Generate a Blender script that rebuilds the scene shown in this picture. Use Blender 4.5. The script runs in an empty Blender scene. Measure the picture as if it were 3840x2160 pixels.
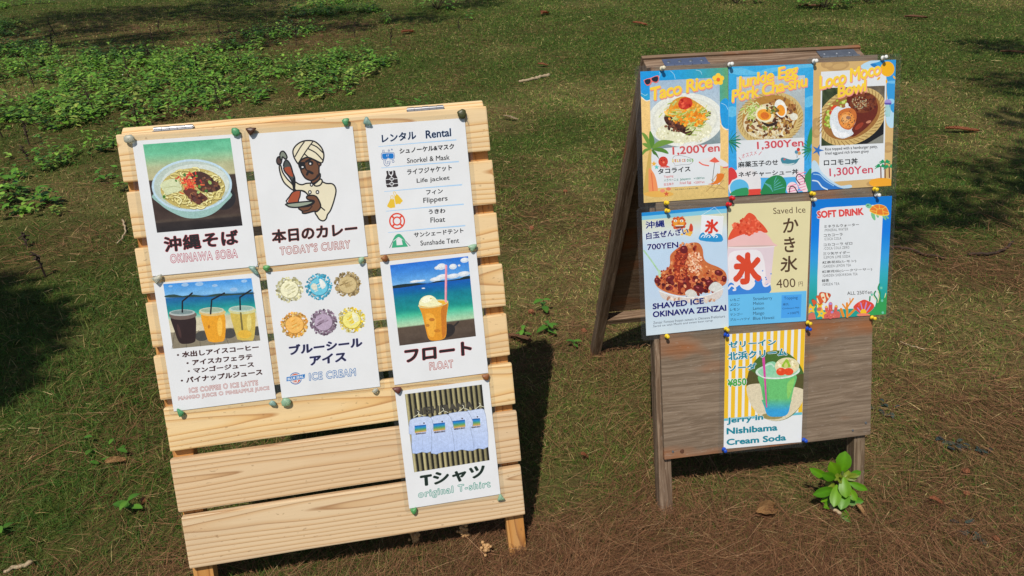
import bpy, bmesh, math, random
import numpy as np
from mathutils import Vector, Matrix
from mathutils.geometry import tessellate_polygon
R = math.radians
scene = bpy.context.scene
COL = scene.collection

# ------------------------------------------------------------------ camera, sky, sun, exposure
CAM_H = 1.38337622
cam_d = bpy.data.cameras.new('camera'); cam = bpy.data.objects.new('camera', cam_d); COL.objects.link(cam)
_r = Vector((0.99968789, -0.01194149, -0.02194386)); _u = Vector((0.02498264, 0.47784237, 0.87809028)); _f = Vector((0, 0.87836443, -0.47799156))
cam.matrix_world = Matrix(((_r.x, _u.x, -_f.x, 0), (_r.y, _u.y, -_f.y, 0), (_r.z, _u.z, -_f.z, CAM_H), (0, 0, 0, 1)))
cam_d.sensor_width = 36; cam_d.lens = 2687.03 / 3840 * 36; cam_d.clip_start = .02; cam_d.clip_end = 400
scene.camera = cam
SUN = Vector((-0.168, -0.461, 0.871)).normalized()
w = bpy.data.worlds.new('World'); scene.world = w; w.use_nodes = True
nt = w.node_tree; bgn = nt.nodes['Background']; sky = nt.nodes.new('ShaderNodeTexSky')
sky.sky_type = 'NISHITA'; sky.sun_disc = False
sky.sun_elevation = math.asin(SUN.z); sky.sun_rotation = math.atan2(SUN.x, SUN.y)
nt.links.new(sky.outputs[0], bgn.inputs[0]); bgn.inputs[1].default_value = .07
sd = bpy.data.lights.new('sun', 'SUN'); sd.energy = 3.9; sd.angle = R(.55); sd.color = (1, .95, .87)
so = bpy.data.objects.new('sun', sd); COL.objects.link(so); so.rotation_euler = SUN.to_track_quat('Z', 'Y').to_euler(); so.location = (-3, -4, 9)
vs = scene.view_settings; vs.view_transform = 'Standard'; vs.look = 'None'; vs.exposure = 0; vs.gamma = 1; vs.use_curve_mapping = False
try:
    scene.cycles.max_bounces = 6; scene.cycles.transparent_max_bounces = 12
except Exception: pass

# ------------------------------------------------------------------ helpers
def lin(c):
    c = np.asarray(c, float) / 255.0
    return np.where(c <= .04045, c / 12.92, ((c + .055) / 1.055) ** 2.4)

def link(o, parent=None, mw=None):
    COL.objects.link(o)
    if parent: o.parent = parent
    if mw is not None: o.matrix_world = mw
    return o

def tag(o, label=None, cat=None, group=None, kind=None):
    for k, v in (('label', label), ('category', cat), ('group', group), ('kind', kind)):
        if v: o[k] = v
    return o

def empty(name, mw, label, cat, group=None):
    o = bpy.data.objects.new(name, None); COL.objects.link(o); o.matrix_world = mw; o.empty_display_size = .05
    return tag(o, label, cat, group)

def np_mesh(name, V, F, mats, colors=None, parent=None, smooth=False, mat_idx=None):
    """V (n,3); F list of equal-length index rows or list of arrays; colors (n,3) linear per vertex"""
    me = bpy.data.meshes.new(name)
    V = np.asarray(V, np.float32)
    groups = F if isinstance(F, list) else [F]
    groups = [np.asarray(g, np.int32) for g in groups if len(g)]
    me.vertices.add(len(V)); me.vertices.foreach_set('co', V.ravel())
    tot = sum(g.size for g in groups); npoly = sum(len(g) for g in groups)
    me.loops.add(tot); me.loops.foreach_set('vertex_index', np.concatenate([g.ravel() for g in groups]))
    starts = []; s = 0
    for g in groups:
        k = g.shape[1]; starts.append(s + np.arange(len(g)) * k); s += g.size
    me.polygons.add(npoly); me.polygons.foreach_set('loop_start', np.concatenate(starts).astype(np.int32))
    if mat_idx is not None: me.polygons.foreach_set('material_index', np.asarray(mat_idx, np.int32))
    me.polygons.foreach_set('use_smooth', np.full(npoly, smooth))
    me.update(calc_edges=True)
    if colors is not None:
        a = me.attributes.new('Col', 'FLOAT_COLOR', 'POINT')
        c = np.ones((len(V), 4), np.float32); c[:, :3] = colors; a.data.foreach_set('color', c.ravel())
    for m in (mats if isinstance(mats, (list, tuple)) else [mats]): me.materials.append(m)
    o = bpy.data.objects.new(name, me)
    return link(o, parent)

def bm_obj(name, bm, mat, parent=None, smooth=False):
    me = bpy.data.meshes.new(name); bm.to_mesh(me); bm.free()
    me.materials.append(mat)
    if smooth:
        for p in me.polygons: p.use_smooth = smooth != 'side' or len(p.vertices) == 4
    if smooth == 'side':
        try: me.set_sharp_from_angle(angle=R(40))
        except Exception: pass
    o = bpy.data.objects.new(name, me)
    return link(o, parent)

def fbm(x, y, seed=0, octaves=4, scale=1.0):
    """2D value noise in numpy, 0..1"""
    out = np.zeros_like(x, dtype=float); amp = 1; tot = 0
    rs = np.random.RandomState(seed)
    for k in range(octaves):
        T = rs.rand(64, 64); sx = x / scale + 17.3 * k; sy = y / scale + 5.1 * k
        ix = np.floor(sx).astype(int); iy = np.floor(sy).astype(int); fx = sx - ix; fy = sy - iy
        fx = fx * fx * (3 - 2 * fx); fy = fy * fy * (3 - 2 * fy)
        a = T[ix % 64, iy % 64]; b = T[(ix + 1) % 64, iy % 64]; c = T[ix % 64, (iy + 1) % 64]; d = T[(ix + 1) % 64, (iy + 1) % 64]
        out += amp * ((a * (1 - fx) + b * fx) * (1 - fy) + (c * (1 - fx) + d * fx) * fy); tot += amp; amp *= .5; scale = scale / 2.03
    return out / tot

class NT:
    def __init__(s, name):
        s.m = bpy.data.materials.new(name); s.m.use_nodes = True; s.t = s.m.node_tree; s.t.nodes.clear()
        s.out = s.n('ShaderNodeOutputMaterial')
    def n(s, typ, ins=None, **kw):
        d = s.t.nodes.new(typ)
        for k, v in kw.items(): setattr(d, k, v)
        for k, v in (ins or {}).items(): s.set(d.inputs[k], v)
        return d
    def set(s, sock, v):
        if isinstance(v, bpy.types.NodeSocket): s.t.links.new(v, sock)
        elif isinstance(v, bpy.types.Node): s.t.links.new(v.outputs[0], sock)
        else: sock.default_value = v
    def math(s, op, a, b=0.0, c=None):
        d = s.n('ShaderNodeMath', operation=op); s.set(d.inputs[0], a); s.set(d.inputs[1], b)
        if c is not None: s.set(d.inputs[2], c)
        return d.outputs[0]
    def vmath(s, op, a, b):
        d = s.n('ShaderNodeVectorMath', operation=op); s.set(d.inputs[0], a); s.set(d.inputs[1], b)
        return d.outputs[0]
    def mix(s, f, a, b, mode='MIX'):
        d = s.n('ShaderNodeMix', data_type='RGBA', blend_type=mode); s.set(d.inputs[0], f); s.set(d.inputs[6], a); s.set(d.inputs[7], b)
        return d.outputs[2]
    def noise(s, vec, scale, detail=3, rough=.55, col=False):
        d = s.n('ShaderNodeTexNoise', {'Scale': scale, 'Detail': detail, 'Roughness': rough}); s.set(d.inputs['Vector'], vec)
        return d.outputs['Color' if col else 'Fac']
    def ramp(s, f, stops):
        d = s.n('ShaderNodeValToRGB'); s.set(d.inputs[0], f); e = d.color_ramp.elements
        while len(e) < len(stops): e.new(.5)
        for q, (p, c) in zip(e, stops):
            q.position = p; q.color = (*c, 1) if len(c) == 3 else c
        return d.outputs[0]
    def attr(s, name): return s.n('ShaderNodeAttribute', attribute_name=name)
    def bump(s, h, strength=.3, dist=.002): return s.n('ShaderNodeBump', {'Strength': strength, 'Distance': dist, 'Height': h}).outputs[0]
    def bsdf(s, **ins):
        d = s.n('ShaderNodeBsdfPrincipled')
        for k, v in ins.items(): s.set(d.inputs[k.replace('_', ' ')], v)
        return d
    def done(s, sh):
        s.t.links.new(sh.outputs[0] if isinstance(sh, bpy.types.Node) else sh, s.out.inputs[0]); return s.m

def mat_pine(name, light, mid, dark, freq=105., fade=0.0):
    t = NT(name); a = t.attr('wood'); v = a.outputs['Vector']
    n1 = t.noise(t.vmath('MULTIPLY', v, (1.6, 9, 9)), 1.0, 3, .5, True)
    v2 = t.vmath('ADD', v, t.vmath('MULTIPLY', t.vmath('SUBTRACT', n1, (.5, .5, .5)), (0, .018, .022)))
    sp = t.n('ShaderNodeSeparateXYZ', {0: v2})
    r = t.math('SQRT', t.math('ADD', t.math('POWER', sp.outputs[1], 2.), t.math('POWER', sp.outputs[2], 2.)))
    r = t.math('MULTIPLY', r, freq)
    r = t.math('ADD', r, t.math('MULTIPLY', t.noise(t.vmath('MULTIPLY', v, (.8, 2, 2)), 3., 2), 1.2))
    fr = t.math('FRACT', r)
    rings = t.ramp(fr, [(0, light), (.45, light), (.8, mid), (.93, dark), (1., light)])
    fib = t.noise(t.vmath('MULTIPLY', v, (7, 420, 420)), 1., 2, .6)
    c = t.mix(t.math('MULTIPLY', fib, .28), rings, (*[x * .55 for x in light], 1), 'MIX')
    blot = t.noise(t.vmath('MULTIPLY', v, (5, 16, 16)), 1., 3)
    c = t.mix(t.math('MULTIPLY', blot, .35), c, (*mid, 1))
    grime = t.ramp(t.noise(t.vmath('MULTIPLY', v, (3, 30, 30)), 1., 4, .6), [(.5, (0, 0, 0)), (.75, (1, 1, 1))])
    c = t.mix(t.math('MULTIPLY', grime, .30), c, (*lin((176, 150, 122)), 1))
    spk = t.ramp(t.noise(t.vmath('MULTIPLY', v, (70, 150, 150)), 1., 2, .5), [(.68, (0, 0, 0)), (.74, (1, 1, 1))])
    c = t.mix(t.math('MULTIPLY', spk, .45), c, (*lin((128, 92, 60)), 1))
    c = t.mix(1., c, t.attr('tint').outputs['Color'], 'MULTIPLY')
    b = t.bsdf(Base_Color=c, Roughness=.62, Specular_IOR_Level=.3)
    t.set(b.inputs['Normal'], t.bump(t.math('ADD', t.math('MULTIPLY', fr, -.35), fib), .22, .0012))
    return t.done(b)

def mat_weathered(name, base, light, stain, stain_amt=.5, sx=5., sy=160.):
    t = NT(name); a = t.attr('wood'); v = a.outputs['Vector']
    warp = t.vmath('MULTIPLY', t.vmath('SUBTRACT', t.noise(t.vmath('MULTIPLY', v, (4, 7, 7)), 1., 3, .5, True), (.5, .5, .5)), (0, .03, .03))
    v2 = t.vmath('ADD', v, warp)
    g = t.noise(t.vmath('MULTIPLY', v2, (sx, sy, sy)), 1., 5, .65)
    g2 = t.noise(t.vmath('MULTIPLY', v2, (sx * .5, sy * .22, sy * .22)), 1., 4, .6)
    c = t.ramp(g, [(.22, [x * .62 for x in base]), (.44, base), (.62, light), (.82, [x * 1.2 for x in light])])
    c = t.mix(t.math('MULTIPLY', t.ramp(g2, [(.35, (1, 1, 1)), (.6, (0, 0, 0))]), .35), c, (*[x * .62 for x in base], 1))
    s = t.ramp(t.noise(t.vmath('MULTIPLY', v, (3.2, 7, 7)), 1., 3), [(.52, (0, 0, 0)), (.66, (1, 1, 1))])
    c = t.mix(t.math('MULTIPLY', s, stain_amt), c, (*stain, 1))
    c = t.mix(1., c, t.attr('tint').outputs['Color'], 'MULTIPLY')
    pit = t.ramp(t.noise(t.vmath('MULTIPLY', v, (60, 260, 260)), 1., 2, .5), [(.66, (0, 0, 0)), (.72, (1, 1, 1))])
    c = t.mix(t.math('MULTIPLY', pit, .28), c, (*lin((176, 164, 152)), 1))
    b = t.bsdf(Base_Color=c, Roughness=.78, Specular_IOR_Level=.25)
    t.set(b.inputs['Normal'], t.bump(g, .55, .002))
    return t.done(b)

def mat_simple(name, col, rough=.5, metal=0., spec=.5, bumpy=0, trans=0., var=.15, vscale=60.):
    t = NT(name); tc = t.n('ShaderNodeTexCoord'); n = t.noise(tc.outputs['Object'], vscale, 3)
    c = t.mix(n, (*[x * (1 - var) for x in col], 1), (*[min(1, x * (1 + var)) for x in col], 1))
    b = t.bsdf(Base_Color=c, Roughness=t.math('ADD', t.math('MULTIPLY', n, .12), rough - .06), Metallic=metal, Specular_IOR_Level=spec, Transmission_Weight=trans)
    if bumpy: t.set(b.inputs['Normal'], t.bump(n, bumpy, .001))
    return t.done(b)

def mat_vcol(name, rough=.6, spec=.25, transl=0., gain=1.0):
    t = NT(name); c = t.attr('Col').outputs['Color']
    if gain != 1: c = t.mix(1., c, (gain, gain, gain, 1), 'MULTIPLY')
    b = t.bsdf(Base_Color=c, Roughness=rough, Specular_IOR_Level=spec)
    if not transl: return t.done(b)
    tr = t.n('ShaderNodeBsdfTranslucent', {'Color': c}); mx = t.n('ShaderNodeMixShader', {0: transl}); t.set(mx.inputs[1], b.outputs[0]); t.set(mx.inputs[2], tr.outputs[0])
    return t.done(mx)

M = {}
M['pine'] = mat_pine('pine_wood', lin((240, 212, 166)), lin((230, 188, 128)), lin((178, 114, 56)))
M['pine_grey'] = mat_pine('weathered_pine', lin((220, 194, 157)), lin((206, 170, 126)), lin((150, 104, 64)))
M['pine_leg'] = mat_pine('treated_pine', lin((205, 150, 85)), lin((190, 130, 66)), lin((135, 80, 32)), 150.)
M['ply'] = mat_weathered('weathered_plywood', lin((122, 104, 86)), lin((144, 126, 107)), lin((156, 92, 46)), .8)
M['oldwood'] = mat_weathered('grey_timber', lin((100, 82, 66)), lin((140, 122, 104)), lin((84, 58, 38)), .3)
M['steel'] = mat_simple('bright_steel', (.36, .36, .37), .42, 1.0)
M['dullsteel'] = mat_simple('dull_galvanised_steel', (.33, .35, .38), .45, .9, bumpy=.1)
M['blue_plate'] = mat_simple('blue_painted_steel', (.10, .13, .22), .45, .3, bumpy=.1)
M['rust'] = mat_simple('rusty_screw', (.13, .055, .03), .7, .4, bumpy=.2)
def mat_print(name, grain, rough):
    t = NT(name); tc = t.n('ShaderNodeTexCoord'); v = tc.outputs['Object']; c = t.attr('Col').outputs['Color']
    if grain:
        n = t.math('ADD', t.math('MULTIPLY', t.noise(v, 420., 3, .7), .6), t.math('MULTIPLY', t.noise(v, 130., 2, .6), .4))
        c = t.mix(1., c, t.ramp(n, [(.3, (1 - grain,) * 3), (.5, (1, 1, 1)), (.7, (1 + grain,) * 3)]), 'MULTIPLY')
    else:
        n = t.noise(v, 9., 4, .6); c = t.mix(1., c, t.ramp(n, [(.3, (.955, .955, .95)), (.6, (1, 1, 1))]), 'MULTIPLY')
    b = t.bsdf(Base_Color=c, Roughness=rough, Specular_IOR_Level=.45); t.set(b.inputs['Normal'], t.bump(t.noise(t.vmath('MULTIPLY', v, (1, .5, 1)), 14., 2), .25, .006)); return t.done(b)
M['print'] = mat_print('printed_paper', 0, .36); M['print_photo'] = mat_print('printed_photo', .22, .36)
M['leaf'] = mat_vcol('leaf_green', .42, .4, .25)
M['grass'] = mat_vcol('grass_blades', .6, .2, .2)
M['litter'] = mat_vcol('dry_litter', .75, .15)

# ------------------------------------------------------------------ ground
RNG = np.random.RandomState(7); random.seed(7)
def gh(x, y):
    """ground height: gentle hummocks"""
    return (fbm(x, y, 3, 3, 1.7) - .5) * .05 * np.clip((y - 1.9) / 3, .12, 1) + (fbm(x, y, 5, 2, .12) - .5) * .012

def axis(a, b, fine0, fine1, n):
    g = np.linspace(fine0, fine1, n); k = 1.22; lo = []; s = g[1] - g[0]; p = fine0
    while p > a: s *= k; p -= s; lo.append(p)
    hi = []; s = g[1] - g[0]; p = fine1
    while p < b: s *= k; p += s; hi.append(p)
    return np.concatenate([lo[::-1], g, hi])
gx = axis(-60, 60, -4, 4, 170); gy = axis(-40, 90, .4, 8, 170)
GX, GY = np.meshgrid(gx, gy); Vg = np.stack([GX.ravel(), GY.ravel(), gh(GX.ravel(), GY.ravel())], 1)
nx, ny = len(gx), len(gy); ii = np.arange(nx * ny).reshape(ny, nx)
Fg = np.stack([ii[:-1, :-1].ravel(), ii[:-1, 1:].ravel(), ii[1:, 1:].ravel(), ii[1:, :-1].ravel()], 1)
# ------------------------------------------------------------------ grass, thatch and needle litter
def scatter(n, p=1.45, dmin=.95, dmax=15.):
    u = RNG.rand(n); q = 2 - p
    d = (dmin ** q + u * (dmax ** q - dmin ** q)) ** (1 / q)
    a = np.arcsin(np.clip((RNG.rand(n) * 2 - 1) * .79, -1, 1))
    return d * np.sin(a), d * np.cos(a), d

def gauss(x, y, cx, cy, rx, ry=None): return np.exp(-(((x - cx) / rx) ** 2 + ((y - cy) / (ry or rx)) ** 2))

def litter_mask(x, y):
    """share of the ground under brown needles"""
    m = .03 + .78 * gauss(x, y, .75, 1.05, .75, .36) + .6 * gauss(x, y, 1.5, 1.75, .55, .45) + .45 * gauss(x, y, -.05, 1.1, .5, .16)
    m += .12 * gauss(x, y, .25, 3.0, .5, .8) + .45 * gauss(x, y, 1.9, 2.6, .7, .35) + .25 * gauss(x, y, -.9, 1.1, .4, .12)
    m += .55 * gauss(x, y, -5.5, 10., 2.2, 2.0) + .8 * gauss(x, y, -2.4, 9., 1.6, 1.3) + .55 * gauss(x, y, -2.5, 5.5, .5, .5) + .35 * gauss(x, y, -1.7, 6, .7, .5)
    m += .4 * gauss(x, y, .08, 2.2, .3, .3) + .45 * gauss(x, y, -2.2, 2.9, .45, .2)
    return np.clip(m + (fbm(x, y, 11, 3, .4) - .5) * .8, 0, 1)

def green_mask(x, y):
    m = .72 - .66 * litter_mask(x, y) + .35 * gauss(x, y, -1.2, 1.9, .9, .7) + .3 * gauss(x, y, 1.5, 7, 3, 3.) + .2 * gauss(x, y, 2.6, 4.5, 1., 1.4)
    m += .25 * np.clip((y - 3.6) / 3, 0, 1) - .12 * gauss(x, y, .3, 3.2, .7, 1.0)
    return np.clip(m + (fbm(x, y, 21, 3, .4) - .5) * .7, 0.03, 1)

def dry_mask(x, y):
    """trodden, sun dried turf"""
    return np.clip((fbm(x, y, 77, 4, 1.1) - .5) * 3.2 + 1.0 * gauss(x, y, .35, 3.1, .6, .9) + .5 * gauss(x, y, 1.6, 2.0, .6, .6) + .35 * gauss(x, y, .2, 4.6, .9, .8) + .3 * gauss(x, y, 2.2, 3.6, .8, .6), 0, 1)
def mat_soil():
    t = NT('soil_and_thatch'); tc = t.n('ShaderNodeTexCoord'); v = tc.outputs['Object']
    f = t.noise(v, 60., 4, .7); g = t.noise(t.vmath('MULTIPLY', v, (1, 2, 1)), 220., 2); h = t.noise(v, 9., 4, .6)
    c = t.mix(1., t.attr('Col').outputs['Color'], t.ramp(h, [(.3, (.75, .75, .75)), (.7, (1.2, 1.2, 1.2))]), 'MULTIPLY')
    c = t.mix(1., c, t.ramp(f, [(.3, (.6, .6, .6)), (.65, (1.15, 1.15, 1.15))]), 'MULTIPLY')
    c = t.mix(t.ramp(g, [(.6, (0, 0, 0)), (.75, (.5, .5, .5))]), c, (*lin((126, 106, 70)), 1))
    b = t.bsdf(Base_Color=c, Roughness=.9, Specular_IOR_Level=.1); t.set(b.inputs['Normal'], t.bump(f, .8, .02))
    return t.done(b)
_x, _y = Vg[:, 0], Vg[:, 1]; _l = litter_mask(_x, _y)[:, None]; _d = dry_mask(_x, _y)[:, None] * .8
_c = lin((68, 78, 32)) * (1 - _l) + lin((102, 73, 51)) * _l; _c = _c * (1 - _d * (1 - _l)) + lin((128, 112, 72)) * _d * (1 - _l)
ground = np_mesh('ground', Vg, Fg, mat_soil(), _c, None, True); tag(ground, kind='structure')

def blades(name, x, y, d, L, W, tilt, az, base, tip, mat, lift=None, bend=.5, z0=None):
    n = len(x); dirx, diry = np.cos(az), np.sin(az)
    px, py = -diry, dirx
    z = gh(x, y) + (0 if z0 is None else z0)
    h1 = L * .5 * np.cos(tilt); r1 = L * .5 * np.sin(tilt)
    t2 = np.clip(tilt + bend * (.4 + RNG.rand(n)), 0, 1.62)
    h2 = h1 + L * .5 * np.cos(t2); r2 = r1 + L * .5 * np.sin(t2)
    twist = (RNG.rand(n) - .5) * 1.6
    wx, wy, wz = px * np.cos(twist) * W / 2, py * np.cos(twist) * W / 2, np.sin(twist) * W / 2
    V = np.empty((n, 5, 3), np.float32)
    V[:, 0] = np.stack([x - wx, y - wy, z - wz], 1); V[:, 1] = np.stack([x + wx, y + wy, z + wz], 1)
    mx, my, mz = x + dirx * r1, y + diry * r1, z + h1
    V[:, 2] = np.stack([mx + wx * .8, my + wy * .8, mz + wz * .8], 1); V[:, 3] = np.stack([mx - wx * .8, my - wy * .8, mz - wz * .8], 1)
    V[:, 4] = np.stack([x + dirx * r2, y + diry * r2, z + h2], 1)
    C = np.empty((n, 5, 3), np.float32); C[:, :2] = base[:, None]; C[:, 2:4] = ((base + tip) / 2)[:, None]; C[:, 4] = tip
    k = np.arange(n)[:, None] * 5
    o = np_mesh(name, V.reshape(-1, 3), [k + np.array([0, 1, 2, 3]), k + np.array([3, 2, 4])], mat, C.reshape(-1, 3))
    return o

def pick(n, cols, wts):
    """cols list of sRGB; wts (k,) or (n,k)"""
    cols = np.array([lin(c) for c in cols]); wts = np.asarray(wts, float)
    if wts.ndim == 1: wts = np.tile(wts, (n, 1))
    cw = np.cumsum(wts / wts.sum(1, keepdims=True), 1); k = (RNG.rand(n)[:, None] > cw).sum(1).clip(0, len(cols) - 1)
    c = cols[k] * (.65 + .7 * RNG.rand(n))[:, None]
    return c

NG = 800000
x, y, d = scatter(NG); keep = RNG.rand(NG) < (green_mask(x, y) * 1.2 + .05) * np.clip((fbm(x, y, 99, 3, .16) - .16) * 3.6, .25, 1)
x, y, d = x[keep], y[keep], d[keep]; n = len(x)
long_ = np.clip(gauss(x, y, -1.25, 1.75, .75, .75) * 1.3 + .25 * (fbm(x, y, 31, 2, .3) > .6), 0, 1)
L = (.009 + .017 * RNG.rand(n)) * (1 + .09 * np.clip(d - 2, 0, 6)) * (1 + 2.4 * long_ * RNG.rand(n))
W = (.0009 + .0009 * RNG.rand(n)) * (d / 1.6) ** .7
tilt = np.clip(RNG.normal(.95, .35, n), .1, 1.5)
az = RNG.rand(n) * 2 * np.pi
g = green_mask(x, y)
dry = dry_mask(x, y) * (1 - long_)
wt = np.stack([.55 * g + .15 + .5 * long_, .55 * np.ones(n), .22 + .2 * dry, .10 + .5 * dry, .04 + .14 * dry], 1)
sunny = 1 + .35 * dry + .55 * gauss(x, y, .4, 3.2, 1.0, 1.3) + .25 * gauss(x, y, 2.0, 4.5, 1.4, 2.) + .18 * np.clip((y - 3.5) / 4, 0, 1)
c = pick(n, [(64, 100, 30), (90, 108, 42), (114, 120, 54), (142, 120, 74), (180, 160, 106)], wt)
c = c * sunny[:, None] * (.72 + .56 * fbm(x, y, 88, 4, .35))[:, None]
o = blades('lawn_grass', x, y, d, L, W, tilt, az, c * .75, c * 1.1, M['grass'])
tag(o, 'short patchy green lawn grass around both sign boards', 'grass', kind='stuff')

NS = 80000
x, y, d = scatter(NS); keep = RNG.rand(NS) < .30 + .65 * (fbm(x, y, 41, 3, .5) - .2) + .45 * gauss(x, y, .3, 3.1, .6, 1.0)
x, y, d = x[keep], y[keep], d[keep]; n = len(x)
c = pick(n, [(150, 126, 82), (120, 96, 60), (96, 78, 46), (186, 164, 116), (92, 94, 46)], [.26, .3, .26, .06, .12])
o = blades('dry_thatch', x, y, d, (.02 + .04 * RNG.rand(n)), (.0007 + .0007 * RNG.rand(n)) * (d / 1.6) ** .7,
           np.clip(RNG.normal(1.42, .12, n), 1, 1.56), RNG.rand(n) * 6.283, c, c, M['litter'], bend=.1, z0=.004 + .012 * RNG.rand(n))
tag(o, 'straw coloured dead grass lying among the lawn', 'dry grass', kind='stuff')

NN = 460000
x, y, d = scatter(NN, 1.6); keep = RNG.rand(NN) < litter_mask(x, y) * np.clip(1.25 - d / 9, .2, 1)
x, y, d = x[keep], y[keep], d[keep]; n = len(x)
flow = (fbm(x, y, 51, 2, .35) - .5) * 9 + RNG.normal(0, .55, n)
az = np.where(RNG.rand(n) < .6, flow, RNG.rand(n) * 6.283)
c = pick(n, [(122, 84, 58), (98, 66, 46), (140, 102, 72), (78, 54, 38), (164, 130, 96)], [.36, .26, .22, .10, .06])
o = blades('pine_needle_litter', x, y, d, .05 + .08 * RNG.rand(n), (.0006 + .0004 * RNG.rand(n)) * (d / 1.6) ** .7,
           np.clip(RNG.normal(1.50, .09, n), 1.2, 1.57), az, c, c, M['litter'], bend=.06, z0=.003 + .02 * RNG.rand(n))
tag(o, 'reddish brown pine needle litter covering the ground', 'needle litter', kind='stuff')

# ------------------------------------------------------------------ the two A-frame sign boards
def frame(O, X, Y):
    X = Vector(X).normalized(); Y = Vector(Y); Y = (Y - X * Y.dot(X)).normalized(); N = X.cross(Y)
    return Matrix(((X.x, Y.x, N.x, O[0]), (X.y, Y.y, N.y, O[1]), (X.z, Y.z, N.z, O[2]), (0, 0, 0, 1)))
MB = [frame((-.39218, 1.12051, 0), (.985555, .169107, .009155), (-.068689, .349736, .934327)),
      frame((.657334, 1.349024, 0), (.990558, .137093, .000132), (-.044119, .317866, .947109))]

def plank(name, parent, mat, lo, hi, axis=0, bev=.003, ring=(.0, -.05), slope=0., tint=(1, 1, 1), mw=None, taper=None, segs=6, wob=.0006):
    """a bevelled board between two corners in its parent's frame, with grain along one axis; mw bends it into place"""
    bm = bmesh.new(); bmesh.ops.create_cube(bm, size=1)
    lo, hi = Vector(lo), Vector(hi); c = (lo + hi) / 2; s = hi - lo
    for v in bm.verts: v.co = Vector((v.co[i] * s[i] for i in range(3)))
    if bev: bmesh.ops.bevel(bm, geom=bm.edges[:], offset=bev, segments=2, profile=.6, affect='EDGES')
    es = [e for e in bm.edges if abs((e.verts[0].co - e.verts[1].co)[axis]) > s[axis] * .8]
    bmesh.ops.subdivide_edges(bm, edges=es, cuts=segs, use_grid_fill=True)
    rnd = random.Random(name + str(lo)); ph = rnd.random() * 9; ox = rnd.random() * 40
    a1, a2 = [(1, 2), (0, 2), (0, 1)][axis]
    wood = []; 
    for v in bm.verts:
        q = v.co.copy()
        wood.append((q[axis] + ox, q[a1] - ring[0] + rnd.uniform(0, 0), q[a2] - ring[1] + slope * q[axis]))
        k = math.sin(q[axis] * 9 + ph) * wob + math.sin(q[axis] * 23 + ph * 2) * wob * .4
        v.co[a1] += k; v.co = v.co + c
    if mw: bm.transform(mw)
    o = bm_obj(name, bm, mat, parent)
    me = o.data
    a = me.attributes.new('wood', 'FLOAT_VECTOR', 'POINT'); a.data.foreach_set('vector', np.array(wood, np.float32).ravel())
    a = me.attributes.new('tint', 'FLOAT_COLOR', 'POINT'); a.data.foreach_set('color', np.tile(np.array([*tint, 1], np.float32), len(me.vertices)))
    return o

def cyl(bm, p0, p1, r, n=12, r2=None):
    p0, p1 = Vector(p0), Vector(p1); d = p1 - p0
    q = d.to_track_quat('Z', 'Y').to_matrix().to_4x4(); q.translation = (p0 + p1) / 2
    bmesh.ops.create_cone(bm, cap_ends=True, segments=n, radius1=r, radius2=r if r2 is None else r2, depth=d.length, matrix=q)

def boxbm(bm, lo, hi, bev=0, mw=None):
    lo, hi = Vector(lo), Vector(hi); s = hi - lo
    m = Matrix.Translation((lo + hi) / 2) @ Matrix.Diagonal((*s, 1))
    if mw: m = mw @ m
    r = bmesh.ops.create_cube(bm, size=1, matrix=m)
    if bev:
        es = list({e for v in r['verts'] for e in v.link_edges}); bmesh.ops.bevel(bm, geom=es, offset=bev, segments=2, affect='EDGES')

# --- board one: new pine slats
b1 = empty('slatted_sign_board', MB[0], 'new yellow pine A-frame board of wide horizontal slats, hung with seven white posters', 'sign board')
SL = [(-.3358, .4250, .9561, 1.0528), (-.3337, .4266, .8403, .9369), (-.3363, .4247, .7245, .8209), (-.3329, .4264, .6090, .7055),
      (-.3349, .4247, .4943, .5911), (-.3324, .4264, .3780, .4747), (-.3366, .4270, .2406, .3611), (-.3331, .4242, .1077, .2280)]
RG = [(.03, -.02, .02), (.025, -.035, -.03), (.03, -.03, .04), (.02, -.04, -.035), (.03, -.025, .03), (.004, -.02, .045), (.012, -.008, .022), (.03, -.012, -.028)]
for i, (a, b, c, d) in enumerate(SL):
    m = M['pine'] if i < 6 else M['pine_grey']
    ti = [(1, 1, 1), (.98, .97, .96), (1, .98, .95), (.97, .95, .92), (.97, .94, .9), (1.0, .98, .92), (1.06, 1.03, 1.0), (1.06, 1.06, 1.06)][i]
    plank('slat', b1, m, (a, c, -.018), (b, d, 0), 0, .0035, RG[i][:2], RG[i][2], ti, segs=8)
plank('leg', b1, M['pine_leg'], (-.334, -.07, -.052), (-.291, 1.045, -.019), 1, .002, (.0, -.03), .02)
plank('leg', b1, M['pine_leg'], (.379, -.03, -.052), (.421, 1.045, -.019), 1, .002, (.01, -.02), -.02)
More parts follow.
